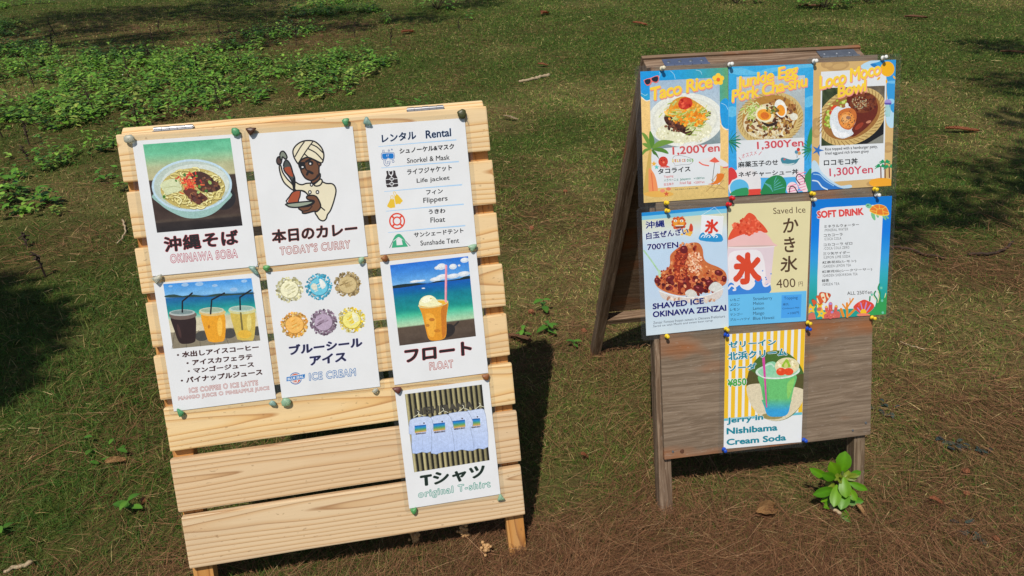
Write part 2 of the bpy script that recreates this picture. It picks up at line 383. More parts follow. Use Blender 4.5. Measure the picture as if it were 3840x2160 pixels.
# rear frame, hinged at the top: turned about the hinge line
piv = Matrix.Translation((0, 1.0528, -.021)) @ Matrix.Rotation(R(41), 4, 'X') @ Matrix.Translation((0, -1.0528, .021))
plank('rear_slat', b1, M['pine'], (-.331, .945, -.043), (.4215, 1.0565, -.0205), 0, .003, (.03, -.02), .03, (.97, .95, .92), mw=piv)
for zz in (.83, .72, .30): plank('rear_slat', b1, M['pine'], (-.331, zz - .095, -.040), (.4215, zz, -.0205), 0, .003, (.03, -.03), .03, (.9, .86, .8), mw=piv)
for a in (-.33, .38): plank('rear_leg', b1, M['pine_leg'], (a, -.03, -.075), (a + .042, 1.00, -.0435), 1, .002, (0, -.03), .02, mw=piv)
for a, b in ((-.2655, -.1880), (.2535, .3330)):
    bm = bmesh.new(); L = (b - a) / 5
    for k in range(5): cyl(bm, (a + L * k + .0005, 1.0585, -.0175), (a + L * (k + 1) - .0005, 1.0585, -.0175), .0048 if k % 2 else .0052, 16)
    cyl(bm, (a - .001, 1.0585, -.0175), (b + .001, 1.0585, -.0175), .0025, 10)
    boxbm(bm, (a, 1.0531, -.0165), (b, 1.0541, -.003))
    bm_obj('hinge', bm, M['steel'], b1, 'side')

# --- board two: weathered plywood
b2 = empty('plywood_sign_board', MB[1], 'weathered grey brown plywood A-frame board on short legs, pinned with seven laminated menu posters', 'sign board')
plank('front_panel', b2, M['ply'], (-.284, .1533, -.012), (.269, 1.0985, 0), 0, .0012, (0, 0), 0, (1, 1, 1), segs=10, wob=.0004)
plank('leg', b2, M['oldwood'], (-.2955, -.03, -.048), (-.2620, 1.06, -.0125), 1, .002, (0, -.02), .02, (1.2, 1.15, 1.1))
plank('leg', b2, M['oldwood'], (.232, -.03, -.048), (.262, 1.06, -.0125), 1, .002, (0, -.02), .02, (1.1, 1.1, 1.0))
piv2 = Matrix.Translation((0, 1.0985, -.014)) @ Matrix.Rotation(R(38.3), 4, 'X') @ Matrix.Translation((0, -1.0985, .014))
plank('top_rail', b2, M['oldwood'], (-.290, 1.055, -.046), (.246, 1.1000, -.014), 0, .002, (.01, -.03), .01, (1.3, 1.22, 1.15), mw=piv2)
plank('rear_panel', b2, M['ply'], (-.292, .19, -.058), (.250, 1.104, -.0465), 0, .001, (0, 0), 0, (1.0, .88, .78), mw=piv2, segs=10)
plank('rear_leg', b2, M['oldwood'], (-.292, -.03, -.046), (-.262, 1.0545, -.014), 1, .002, (0, -.02), .02, (1, .95, .9), mw=piv2)
plank('rear_leg', b2, M['oldwood'], (.215, -.03, -.046), (.246, 1.0545, -.014), 1, .002, (0, -.02), .02, (1, .95, .9), mw=piv2)
plank('crossbar', b2, M['oldwood'], (-.2615, .165, -.0460), (.2145, .189, -.014), 0, .0015, (0, -.02), .02, (1.35, 1.25, 1.15), mw=piv2)
for a, b, mt, ny_ in ((-.2470, -.1410, 'blue_plate', 4), (.1340, .2290, 'dullsteel', 3)):
    bm = bmesh.new(); boxbm(bm, (a, 1.1003, -.043), (b, 1.1016, -.0135), .0004)
    L = (b - a) / 5
    for k in range(5): cyl(bm, (a + L * k + .0005, 1.1022, -.0120), (a + L * (k + 1) - .0005, 1.1022, -.0120), .0030, 12)
    bm.transform(piv2); h = bm_obj('hinge', bm, M[mt], b2, 'side'); h['label'] = 'blue painted steel hinge plate with four screws' if ny_ == 4 else 'grey galvanised hinge plate with three screws'
    for k in range(ny_):
        bm = bmesh.new(); xx = a + (b - a) * (k + .5) / ny_
        cyl(bm, (xx, 1.1014, -.030), (xx, 1.1030, -.030), .0048, 14, .0036)
        boxbm(bm, (xx - .003, 1.1031, -.0305), (xx + .003, 1.1035, -.0295)); boxbm(bm, (xx - .0005, 1.1031, -.033), (xx + .0005, 1.1036, -.027))
        bm.transform(piv2); bm_obj('screw', bm, M['dullsteel'], h)
for xx, yy, rr, mt in ((-.238, .171, .0062, 'rust'), (-.262, .173, .0035, 'dullsteel'), (.219, .171, .0034, 'dullsteel'), (.255, .187, .004, 'dullsteel')):
    bm = bmesh.new(); cyl(bm, (xx, yy, -.001), (xx, yy, .0022), rr, 12, rr * .7); bm_obj('screw', bm, M[mt], b2)

# ------------------------------------------------------------------ printed posters (flat printed sheets, drawn in the sheet's own plane)
_fc = bpy.data.curves.new('lettering_source', 'FONT'); _fo = bpy.data.objects.new('lettering_source', _fc); COL.objects.link(_fo)
_cache = {}
def glyphs(s, off=0., spacing=1.0):
    k = (s, round(off, 4), spacing)
    if k not in _cache:
        _fc.body = s; _fc.offset = off; _fc.resolution_u = 3; _fc.space_character = spacing
        bpy.context.view_layer.update(); dg = bpy.context.evaluated_depsgraph_get()
        me = bpy.data.meshes.new_from_object(_fo.evaluated_get(dg))
        V = np.empty(len(me.vertices) * 3, np.float32); me.vertices.foreach_get('co', V); V = V.reshape(-1, 3)[:, :2].astype(float)
        _cache[k] = (V, [list(p.vertices) for p in me.polygons]); bpy.data.meshes.remove(me)
    return _cache[k]

def homography(q, W, H):
    A = []; b = []
    for (x, y), (u, v) in zip(q, [(-W / 2, H / 2), (W / 2, H / 2), (W / 2, -H / 2), (-W / 2, -H / 2)]):
        A.append([x, y, 1, 0, 0, 0, -u * x, -u * y]); b.append(u); A.append([0, 0, 0, x, y, 1, -v * x, -v * y]); b.append(v)
    return np.append(np.linalg.solve(np.array(A, float), np.array(b, float)), 1).reshape(3, 3)

def offset_line(p, w):
    """outline of a round-capped stroke"""
    p = [np.array(q, float) for q in p]
    out = []
    return p

class Art:
    """draws printed shapes; design coordinates (x right, y down) are mapped on to the sheet"""
    def __init__(s, root, quad, W, H, gain=1.0):
        s.root, s.H, s.z, s.gain = root, homography(quad, W, H), .0003, gain; s.bb = np.zeros((0, 5)); s.quad = quad; s.clip = None; s.tf = None; s.paper = (226, 227, 229)
        s.begin()
    def begin(s): s.V, s.F3, s.F4, s.C, s.n = [], [], [], [], 0
    def end(s, name, label=None):
        if s.V:
            V = np.concatenate(s.V); C = np.concatenate(s.C)
            fs = [np.array(f, np.int32).reshape(-1, k) for f, k in ((s.F3, 3), (s.F4, 4)) if len(f)]
            o = np_mesh(name, V, fs, M['print_photo' if name == 'photo' else 'print'], C, s.root); s.last = o
            if label: o['label'] = label
        s.begin()
    def put(s, P, faces, c):
        P = np.asarray(P, float)
        if s.tf: P = P * s.tf[2] + np.array(s.tf[:2])
        if callable(c): cc = np.array([lin(c(x, y)) for x, y in P])
        else: cc = np.tile(lin(c), (len(P), 1)) if np.ndim(c) == 1 else lin(c)
        h = np.concatenate([P, np.ones((len(P), 1))], 1) @ s.H.T; uv = h[:, :2] / h[:, 2:]
        lo, hi = uv.min(0), uv.max(0); b = s.bb
        hit = (b[:, 0] < hi[0]) & (b[:, 2] > lo[0]) & (b[:, 1] < hi[1]) & (b[:, 3] > lo[1])
        lev = (b[hit, 4].max() if hit.any() else 0) + 1; s.bb = np.vstack([b, [lo[0], lo[1], hi[0], hi[1], lev]])
        s.V.append(np.concatenate([uv, np.full((len(P), 1), .00024 + lev * 1e-5)], 1)); s.C.append(cc * s.gain)
        for f in faces:
            if len(f) == 3: s.F3.append([i + s.n for i in f])
            else: s.F4.append([i + s.n for i in f])
        s.n += len(P)
    def poly(s, pts, c):
        if s.clip: pts = clip_poly(pts, s.clip)
        if len(pts) < 3: return
        try: tris = tessellate_polygon([[Vector((x, y, 0)) for x, y in pts]])
        except Exception: return
        s.put(pts, [list(t) for t in tris], c)
    def smooth(s, pts, c, n=4): s.poly(catmull(pts, n, True), c)
    def ell(s, cx, cy, rx, ry, c, rot=0, n=28, a0=0, a1=360):
        cr, sr = math.cos(R(rot)), math.sin(R(rot)); P = []
        full = a1 - a0 >= 360
        for i in range(n if full else n + 1):
            t = R(a0 + (a1 - a0) * i / n); u, v = rx * math.cos(t), ry * math.sin(t); P.append((cx + u * cr - v * sr, cy + u * sr + v * cr))
        s.poly(P, c)
    def ring(s, cx, cy, rx, ry, w, c, rot=0, n=32):
        cr, sr = math.cos(R(rot)), math.sin(R(rot)); P = []
        for k in (1, 1 - w / rx):
            for i in range(n):
                t = 2 * math.pi * i / n; u, v = rx * k * math.cos(t), ry * k * math.sin(t); P.append((cx + u * cr - v * sr, cy + u * sr + v * cr))
        s.put(P, [[i, (i + 1) % n, n + (i + 1) % n, n + i] for i in range(n)], c)
    def line(s, pts, w, c, curve=0, closed=False, w1=None):
        if curve: pts = catmull(pts, curve, closed)
        elif closed: pts = list(pts) + [pts[0]]
        P = np.array(pts, float); n = len(P)
        d = np.gradient(P, axis=0) if n > 2 else np.tile(P[1] - P[0], (2, 1)); d /= np.linalg.norm(d, axis=1, keepdims=True) + 1e-9
        nn = np.stack([-d[:, 1], d[:, 0]], 1); ww = np.linspace(w, w if w1 is None else w1, n)[:, None] / 2
        L, Rr = P + nn * ww, P - nn * ww
        s.put(np.concatenate([L, Rr]), [[i, i + 1, n + i + 1, n + i] for i in range(n - 1)], c)
        for q, r in ((P[0], ww[0, 0]), (P[-1], ww[-1, 0])):
            if r > .5: s.put([(q[0] + r * math.cos(a * math.pi / 5), q[1] + r * math.sin(a * math.pi / 5)) for a in range(10)], [[0, i, i + 1] for i in range(1, 9)], c)
    def grid(s, q, fn, nx=24, ny=24):
        """picture area filled from fn(u, v)"""
        q = np.array(q, float); u, v = np.meshgrid(np.linspace(0, 1, nx + 1), np.linspace(0, 1, ny + 1)); U, Vv = u.ravel()[:, None], v.ravel()[:, None]
        P = (q[0] * (1 - U) + q[1] * U) * (1 - Vv) + (q[3] * (1 - U) + q[2] * U) * Vv
        cols = fn(u.ravel(), v.ravel()); k = np.arange((nx + 1) * (ny + 1)).reshape(ny + 1, nx + 1)
        s.put(P, np.stack([k[:-1, :-1].ravel(), k[:-1, 1:].ravel(), k[1:, 1:].ravel(), k[1:, :-1].ravel()], 1).tolist(), np.clip(cols, 0, 255))
    def star(s, cx, cy, r, c, k=5, inner=.42, rot=-90):
        s.poly([(cx + (r if i % 2 == 0 else r * inner) * math.cos(R(rot + 180 * i / k)), cy + (r if i % 2 == 0 else r * inner) * math.sin(R(rot + 180 * i / k))) for i in range(2 * k)], c)
    def blobs(s, n, where, size, cols, seed=1, elong=1.6, jit=18):
        """scattered bits of food: where() gives a centre"""
        r = random.Random(seed)
        for _ in range(n):
            x, y = where(r); q = r.uniform(*size); c = r.choice(cols); j = r.uniform(-jit, jit); c = tuple(max(0, min(255, v + j)) for v in c)
            a = r.uniform(0, 180); s.ell(x, y, q * r.uniform(1, elong), q, c, a, 8)
    def text(s, t, bl, br, tl, c, off=0., edge=0., ec=None, spacing=1.0, ref=None):
        o0, d0 = 0., (off if off >= .012 else 0); V0, _ = glyphs(t, o0, spacing); lo, hi = V0.min(0) - d0, V0.max(0) + d0
        bl, br, tl = (np.array(p, float) for p in (bl, br, tl))
        def draw(o, col, dil):
            V, F = glyphs(t, o, spacing); A_ = (V - lo) / (hi - lo); m = dil / (hi - lo)
            for k in range(8 if dil > 0 else 0):
                q = A_ + m * (math.cos(k * math.pi / 4), math.sin(k * math.pi / 4)); s.put(bl + q[:, :1] * (br - bl) + q[:, 1:] * (tl - bl), F, col)
            s.put(bl + A_[:, :1] * (br - bl) + A_[:, 1:] * (tl - bl), F, col)
        if edge: draw(o0, ec, d0 + edge)
        draw(o0, c, d0)
    def outline(s, t, bl, br, tl, c, w=.062, spacing=1.0): s.text(t, bl, br, tl, s.paper, .0, w, tuple(v * .9 for v in c), spacing)
    def script(s, t, b0, b1, cap, w, c, sh=None, slant=.26):
        """slanted fat lettering standing on the line b0-b1"""
        V, F = glyphs(t, 0., .92); x0, x1 = V[:, 0].min(), V[:, 0].max(); ch = glyphs('T')[0][:, 1].max()
        b0, b1 = np.array(b0, float), np.array(b1, float); X = b1 - b0; Y = np.array([X[1], -X[0]]); Y = Y / np.linalg.norm(Y) * cap; Y = Y + X / np.linalg.norm(X) * cap * slant
        P = b0 + ((V[:, :1] - x0) / (x1 - x0)) * X + (V[:, 1:] / ch) * Y
        for d, col, r_ in ([((6, 9), sh, w * .22)] if sh else []) + [((0, 0), c, w * .17)]:
            for k in range(9):
                a_ = k * math.pi / 4; q = r_ if k < 8 else 0; s.put(P + (d[0] + q * math.cos(a_), d[1] + q * math.sin(a_)), F, col)

def catmull(p, n, closed=False):
    p = [np.array(q, float) for q in p]; m = len(p); out = []
    for i in range(m if closed else m - 1):
        a, b, c, d = (p[(i - 1) % m], p[i], p[(i + 1) % m], p[(i + 2) % m]) if closed else (p[max(i - 1, 0)], p[i], p[i + 1], p[min(i + 2, m - 1)])
        for k in range(n):
            t = k / n; out.append(tuple(.5 * (2 * b + (c - a) * t + (2 * a - 5 * b + 4 * c - d) * t * t + (3 * b - a - 3 * c + d) * t ** 3)))
    if not closed: out.append(tuple(p[-1]))
    return out

def clip_poly(pts, q):
    cx = sum(x for x, y in q) / len(q); cy = sum(y for x, y in q) / len(q); out = list(pts)
    for (ax, ay), (bx, by) in zip(q, q[1:] + q[:1]):
        sg = lambda p: (bx - ax) * (p[1] - ay) - (by - ay) * (p[0] - ax)
        si = 1 if sg((cx, cy)) > 0 else -1; inp, out = out, []
        for p, r in zip(inp, inp[1:] + inp[:1]):
            a, b = sg(p) * si, sg(r) * si
            if a >= 0: out.append(p)
            if (a >= 0) != (b >= 0):
                t = a / (a - b); out.append((p[0] + (r[0] - p[0]) * t, p[1] + (r[1] - p[1]) * t))
        if not out: return []
    return out

def vgrad(stops, noise=0, seed=0, sc=.12):
    """vertical colour run for grid()"""
    ps = np.array([p for p, c in stops]); cs = np.array([c for p, c in stops], float)
    def f(u, v):
        out = np.stack([np.interp(v, ps, cs[:, i]) for i in range(3)], 1)
        if noise: out += ((fbm(u * 1.0, v * 2.0, seed, 3, sc) - .5) * 2 * noise)[:, None]
        return out
    return f

def inell(cx, cy, rx, ry):
    def f(r):
        a, q = r.uniform(0, 6.283), math.sqrt(r.random()); return cx + rx * q * math.cos(a), cy + ry * q * math.sin(a)
    return f

def mat_film():
    t = NT('clear_laminate_film'); tr = t.n('ShaderNodeBsdfTransparent', {'Color': (.93, .94, .94, 1)}); gl = t.n('ShaderNodeBsdfGlossy', {'Color': (.9, .9, .9, 1), 'Roughness': .25})
    df = t.n('ShaderNodeBsdfDiffuse', {'Color': (.8, .8, .8, 1)}); m1 = t.n('ShaderNodeMixShader', {0: .03}); t.set(m1.inputs[1], tr.outputs[0]); t.set(m1.inputs[2], gl.outputs[0])
    m2 = t.n('ShaderNodeMixShader', {0: .015}); t.set(m2.inputs[1], m1.outputs[0]); t.set(m2.inputs[2], df.outputs[0]); return t.done(m2)
M['film'] = mat_film()

def poster(i, u, v, ph, quad, label, z=.0016, film=.010, curl=0., group='posters'):
    W, H = ((.2123, .2775), (.2080, .2955))[i]
    mw = MB[i] @ Matrix.Translation((u, v, z)) @ Matrix.Rotation(ph, 4, 'Z')
    root = empty('menu_poster', mw, label, 'poster', group)
    a = Art(root, quad, W, H)
    bm = bmesh.new(); boxbm(bm, (-W / 2, -H / 2, -.0002), (W / 2, H / 2, .0002)); me = bpy.data.meshes.new('sheet'); bm.to_mesh(me); bm.free()
    at = me.attributes.new('Col', 'FLOAT_COLOR', 'POINT'); at.data.foreach_set('color', np.tile(np.array([*lin(a.paper), 1], np.float32), len(me.vertices)))
    me.materials.append(M['print']); link(bpy.data.objects.new('sheet', me), root)
    f = film; x, y, c = W / 2 + f, H / 2 + f, .006
    P = [(-x + c, -y), (x - c, -y), (x, -y + c), (x, y - c), (x - c, y), (-x + c, y), (-x, y - c), (-x, -y + c)]
    np_mesh('laminate_film', [(p[0], p[1], -.0005) for p in P], [np.array([range(8)])], M['film'], None, root)
    return a

BK = (28, 26, 27)
# ---- noodle bowl
a = poster(0, -.2010, .8970, -.0122, [(175, 215), (1133, 150), (1280, 1300), (357, 1388)], 'white poster with a photo of a blue bowl of noodles')
a.grid([(273, 245), (1042, 187), (1147, 948), (397, 1012)], vgrad([(0, (88, 178, 138)), (.12, (112, 190, 150)), (.22, (160, 188, 146)), (.27, (176, 180, 140)), (.41, (192, 184, 142)), (.415, (60, 46, 40)), (.85, (66, 50, 42)), (.88, (84, 70, 58)), (.9, (48, 38, 34)), (1, (34, 28, 27))], 14, 2), 24, 60)
a.ell(960, 700, 130, 110, (38, 34, 36), 20)
a.smooth([(362, 680), (430, 770), (520, 830), (640, 880), (760, 884), (880, 850), (980, 770), (1045, 660), (700, 640)], (150, 186, 180))
a.ell(703, 600, 353, 228, (186, 212, 228), -2, 40); a.ell(703, 600, 334, 210, (182, 196, 186), -2, 40); a.ell(730, 585, 300, 170, (206, 216, 208), -2, 36)
a.ell(712, 628, 285, 178, (190, 172, 98), -2, 36)
r = random.Random(4)
for k in range(150):
    t = r.uniform(0, 6.283); q = r.uniform(.5, .9); a0 = r.uniform(0, 6.28); sp = r.uniform(1.2, 3.4) * r.choice((-1, 1)); rad = r.uniform(18, 46)
    cx, cy = 712 + 285 * q * math.cos(t), 628 + 172 * q * math.sin(t)
    pts = [(cx + rad * 1.2 * math.cos(a0 + sp * u), cy + rad * .8 * math.sin(a0 + sp * u)) for u in (0, .33, .66, 1)]
    if all(((px - 712) / 288) ** 2 + ((py - 628) / 180) ** 2 < 1 for px, py in pts):
        a.line(pts, 19, (142, 122, 58), 3); a.line([(p[0] - 1, p[1] - 2) for p in pts], 13, r.choice([(230, 218, 146), (216, 202, 124), (238, 230, 168)]), 3)
a.smooth([(425, 600), (470, 560), (560, 545), (600, 590), (615, 640), (540, 665), (480, 685), (450, 640)], (208, 214, 172)); a.line([(460, 625), (540, 610), (600, 620)], 5, (176, 180, 130), 3)
a.smooth([(690, 500), (770, 478), (850, 510), (900, 560), (955, 610), (930, 645), (840, 660), (770, 640), (720, 560)], (72, 44, 34)); a.smooth([(625, 650), (700, 630), (780, 660), (845, 715), (800, 745), (760, 768), (705, 730)], (98, 52, 38))
a.blobs(46, inell(850, 590, 95, 60), (6, 13), [(104, 62, 42), (60, 36, 30), (132, 84, 56), (84, 50, 38)], 3); a.blobs(36, inell(745, 705, 75, 40), (6, 13), [(120, 64, 44), (74, 38, 32), (146, 96, 62)], 5)
for k in range(60):
    x, y = r.gauss(680, 42), r.gauss(560, 36); t = r.uniform(0, 3.14); a.line([(x, y), (x + 34 * math.cos(t), y + 24 * math.sin(t))], 9, r.choice([(228, 84, 44), (214, 58, 44), (240, 112, 64), (200, 44, 48)]))
a.blobs(16, lambda q: q.choice([(770, 610), (862, 575), (595, 615), (762, 660), (830, 648), (505, 585), (745, 520), (640, 510), (565, 560), (460, 700), (990, 605)]), (8, 15), [(92, 140, 52), (66, 112, 44), (150, 176, 92)], 6)
a.end('photo')
a.text('沖縄そば', (466, 1182), (1118, 1112), (450, 1050), (38, 30, 30), .034, .022, (204, 62, 76), 1.08); a.end('heading')
a.outline('OKINAWA SOBA', (518, 1272), (1102, 1222), (512, 1202), (208, 84, 104), spacing=1.15); a.end('caption')
# ---- curry cook
a = poster(0, .0284, .8932, -.0053, [(80, 145), (985, 75), (1125, 1222), (233, 1308)], 'white poster with a drawing of a turbaned cook pouring curry')
a.tf = (280.4, 163.6, .5319); CR = (228, 219, 190); BR = (110, 72, 48)
def shape(p, c, w=24): a.smooth(p, c, 3); a.line(p, w, BK, 3, True)
shape([(120, 490), (130, 580), (160, 680), (200, 760), (260, 820), (330, 875), (375, 890), (335, 790), (250, 700), (175, 590), (145, 480)], CR)
shape([(380, 750), (440, 785), (500, 795), (560, 775), (640, 770), (700, 775), (800, 700), (830, 745), (900, 775), (990, 780), (1040, 830), (1055, 910), (1030, 1030), (1000, 1130), (960, 1230), (915, 1290), (900, 1345), (870, 1385), (830, 1395), (780, 1370), (740, 1310), (705, 1240), (690, 1000), (600, 965), (540, 910), (480, 890), (400, 890), (372, 860), (368, 800)], CR)
shape([(650, 720), (780, 600), (785, 700), (680, 775)], BR)
shape([(440, 470), (470, 400), (540, 355), (600, 345), (700, 390), (750, 425), (790, 430), (806, 465), (775, 500), (775, 600), (760, 660), (690, 715), (640, 726), (590, 712), (540, 680), (490, 600), (462, 520)], BR)
shape([(430, 450), (375, 370), (350, 300), (345, 240), (370, 180), (430, 120), (510, 80), (600, 68), (690, 80), (760, 125), (820, 195), (852, 290), (845, 380), (812, 435), (700, 385), (600, 345), (520, 360), (460, 410)], CR)
for p in ([(530, 92), (460, 190), (380, 330)], [(668, 90), (560, 240), (440, 430)], [(640, 128), (740, 175), (838, 268)], [(598, 205), (720, 270), (836, 392)], [(532, 285), (595, 342)]): a.line(p, 20, BK, 4)
a.line([(560, 415), (645, 365)], 36, BK); a.ell(636, 440, 44, 42, BK); a.ell(630, 448, 15, 15, (230, 230, 230)); a.ell(492, 495, 54, 52, BK); a.ell(502, 504, 18, 13, (230, 230, 230)); a.line([(445, 440), (530, 440)], 40, BK)
a.line([(540, 470), (560, 545), (600, 570)], 20, BK, 3); a.line([(600, 572), (575, 628)], 38, BK); a.line([(605, 575), (665, 606)], 40, BK); a.line([(748, 632), (720, 685), (650, 725)], 18, BK, 3); a.line([(740, 440), (775, 500)], 14, BK)
shape([(690, 795), (740, 750), (800, 700), (828, 740), (795, 800), (730, 818)], CR)
for x, y, q, in ((650, 795, 20), (623, 920, 22), (748, 918, 22)): a.ell(x, y, q + 9, q + 14, BK); a.ell(x, y, q - 8, q - 5, (230, 230, 228))
a.ell(118, 400, 52, 78, BK); a.ell(120, 400, 34, 48, (84, 62, 56))
shape([(130, 300), (150, 255), (190, 245), (228, 290), (248, 350), (215, 372), (175, 335), (160, 392), (136, 372)], (128, 136, 122))
shape([(190, 490), (200, 430), (238, 388), (290, 440), (322, 520), (342, 600), (372, 680), (376, 780), (364, 890), (336, 760), (270, 650), (205, 570)], (74, 78, 74))
a.smooth([(205, 522), (290, 500), (318, 560), (345, 655), (300, 650), (232, 585)], (160, 74, 44)); a.line([(355, 700), (352, 800), (366, 890)], 36, BK, 3)
shape([(250, 1092), (290, 990), (340, 920), (400, 893), (480, 893), (560, 930), (600, 985), (640, 1070)], (228, 228, 230))
a.smooth([(262, 1090), (300, 990), (360, 918), (465, 905), (460, 980), (442, 1040), (430, 1085)], (166, 80, 48), 3); a.line([(468, 905), (462, 980), (440, 1040), (432, 1085)], 20, BK, 3)
shape([(570, 990), (650, 970), (720, 985), (770, 1050), (803, 1160), (740, 1240), (690, 1235), (560, 1270), (500, 1265), (498, 1235), (430, 1175), (600, 1150), (680, 1105), (690, 1060), (590, 1040)], BR)
shape([(235, 1112), (450, 1085), (660, 1070), (655, 1105), (560, 1142), (420, 1170), (300, 1165), (250, 1142)], (150, 160, 142)); a.line([(500, 1235), (600, 1215), (660, 1150)], 16, BK, 3); a.line([(804, 1165), (868, 1218)], 20, BK)
a.tf = None; a.end('illustration')
a.text('本日のカレー', (282, 1106), (1034, 1030), (274, 986), (40, 32, 30), .034, .02, (196, 84, 66)); a.end('heading')
a.outline("TODAY'S CURRY", (352, 1207), (968, 1147), (348, 1138), (190, 82, 64), spacing=1.15); a.end('caption')
# ---- rental list
a = poster(0, .2674, .8921, -.0054, [(88, 243), (985, 183), (1090, 1295), (222, 1387)], 'white poster listing snorkel and float rentals beside small coloured icons')
NV = (18, 28, 58)
a.text('レンタル', (240, 398), (552, 367), (235, 324), NV, .03, .014, (150, 190, 235)); a.text('Rental', (638, 363), (866, 343), (634, 292), NV, .02, .014, (150, 190, 235)); a.end('heading')
for p, q in (((208, 432), (908, 375)), ((235, 620), (930, 565)), ((262, 829), (958, 768)), ((277, 1002), (972, 938)), ((296, 1190), (985, 1125))): a.line([p, ((p[0] + q[0]) / 2, (p[1] + q[1]) / 2 - 2), q], 5, (168, 204, 236), 0, False, 11)
a.end('divider_lines')
for t, bl, br, tl, off in (('シュノーケル&マスク', (400, 496), (893, 455), (398, 448), .04), ('Snorkel & Mask', (468, 580), (852, 548), (466, 535), .012), ('ライフジャケット', (468, 685), (872, 643), (466, 634), .03), ('Life jacket', (555, 764), (852, 735), (553, 714), .012),
    ('フィン', (640, 858), (790, 845), (638, 816), .03), ('Flippers', (615, 943), (833, 920), (612, 884), .012), ('うきわ', (662, 1027), (812, 1015), (660, 986), .035), ('Float', (678, 1102), (810, 1092), (676, 1056), .012), ('サンシェードテント', (530, 1232), (975, 1188), (526, 1190), .03), ('Sunshade Tent', (588, 1303), (935, 1275), (585, 1259), .012)):
    a.text(t, bl, br, tl, BK, off)
a.end('price_list')
a.tf = (166.2, 427.5, .6397); BU = (24, 84, 150)
a.line([(128, 100), (124, 55), (143, 52), (148, 98)], 7, BU); mk = [(103, 112), (125, 92), (265, 86), (292, 108), (294, 165), (268, 187), (225, 182), (200, 168), (180, 190), (130, 192), (106, 165)]
a.smooth(mk, BU, 3); a.smooth([(200 + (x - 200) * .93, 140 + (y - 140) * .89) for x, y in mk], (224, 230, 238), 3); a.smooth([(200 + (x - 200) * .86, 140 + (y - 140) * .75) for x, y in mk], (22, 116, 196), 3)
a.line([(180, 140), (188, 118)], 6, (230, 235, 240)); a.line([(202, 140), (210, 118)], 6, (230, 235, 240)); a.line([(143, 200), (145, 248), (180, 276), (216, 262), (228, 232)], 7, BU, 4); a.line([(165, 195), (167, 238), (185, 250), (200, 236), (188, 226), (190, 212), (234, 206), (232, 230), (200, 234)], 6, BU)
for x, y, q in ((213, 62, 14), (255, 48, 11), (273, 212, 18)): a.ring(x, y, q, q, 6, BU)
VB = (54, 46, 46); a.poly([(165, 455), (185, 400), (174, 346), (204, 338), (212, 385), (250, 420), (268, 385), (272, 335), (302, 338), (312, 395), (335, 440), (346, 550), (322, 562), (188, 570), (174, 540)], VB); a.poly([(216, 345), (240, 350), (262, 340), (262, 375), (244, 402), (222, 380)], VB)
WP = a.paper; a.line([(208, 345), (216, 390), (250, 418), (270, 385), (270, 338)], 8, WP); a.line([(250, 410), (259, 568)], 8, WP); a.line([(165, 462), (338, 448)], 8, WP); a.line([(168, 528), (345, 514)], 8, WP)
for y in (453, 521): a.ell(252, y, 32, 22, WP); a.ell(252, y, 22, 12, VB)
YL = (230, 190, 52); a.smooth([(238, 725), (212, 775), (186, 828), (215, 848), (242, 858), (270, 848), (300, 845), (296, 790), (285, 728), (260, 742)], YL, 2); a.smooth([(288, 692), (300, 695), (326, 662), (370, 705), (410, 755), (385, 778), (372, 800), (340, 795), (310, 803), (298, 750)], YL, 2)
a.line([(240, 690), (270, 686), (270, 720), (258, 736), (242, 724)], 8, YL, 3, True); a.line([(275, 640), (300, 632), (318, 675), (306, 690), (292, 680)], 8, YL, 3, True)
RD = (218, 74, 50); a.ell(328, 1033, 114, 114, RD); a.ell(328, 1033, 93, 93, WP); a.ell(328, 1033, 64, 64, RD); a.ell(328, 1033, 44, 44, WP)
for k in range(4):
    c_, s_ = math.cos(R(42 + 90 * k)), math.sin(R(42 + 90 * k)); a.line([(328 + 58 * c_, 1033 + 58 * s_), (328 + 100 * c_, 1033 + 100 * s_)], 26, RD)
GN = (62, 168, 124); a.smooth([(262, 1310), (290, 1250), (320, 1218), (350, 1208), (380, 1216), (425, 1265), (450, 1312), (400, 1282), (350, 1252), (305, 1282)], GN, 3); a.poly([(268, 1318), (350, 1262), (436, 1306), (484, 1382), (252, 1402)], GN); a.poly([(316, 1290), (350, 1264), (392, 1284), (408, 1358), (322, 1366)], WP)
a.line([(266, 1312), (222, 1400)], 9, (70, 100, 96)); a.line([(446, 1306), (512, 1372)], 9, (70, 100, 96)); a.tf = None; a.end('icons')
# ---- iced drinks
a = poster(0, -.2039, .6052, -.0057, [(90, 245), (975, 130), (1118, 1210), (252, 1315)], 'white poster with a photo of three iced drinks with black straws by the sea')
q = [(170, 248), (912, 178), (985, 712), (248, 790)]
a.grid(q, vgrad([(0, (62, 142, 220)), (.18, (120, 180, 228)), (.205, (120, 178, 224)), (.215, (24, 84, 150)), (.28, (26, 108, 158)), (.4, (24, 136, 142)), (.48, (60, 176, 156)), (.53, (150, 200, 178)), (.56, (206, 198, 166)), (.72, (214, 204, 176)), (1, (200, 192, 168))], 12, 3), 20, 44)
for x, y, s_ in ((230, 265, 18), (350, 250, 30), (470, 240, 34), (600, 250, 24), (850, 205, 26), (760, 280, 34)): a.ell(x, y, s_, s_ * .5, (150, 188, 226), -6)
a.smooth([(186, 345), (260, 332), (330, 345), (420, 330), (520, 342), (560, 330), (640, 316), (740, 316), (840, 308), (922, 300), (925, 314), (740, 330), (560, 346), (300, 358), (190, 360)], (44, 70, 66), 2)
a.clip = q; a.poly([(228, 655), (430, 640), (700, 610), (985, 590), (990, 720), (240, 800)], (134, 124, 104))
for k in range(7): a.line([(240 + k * 118, 790 - k * 12), (262 + k * 100, 650 - k * 9)], 4, (92, 84, 70))
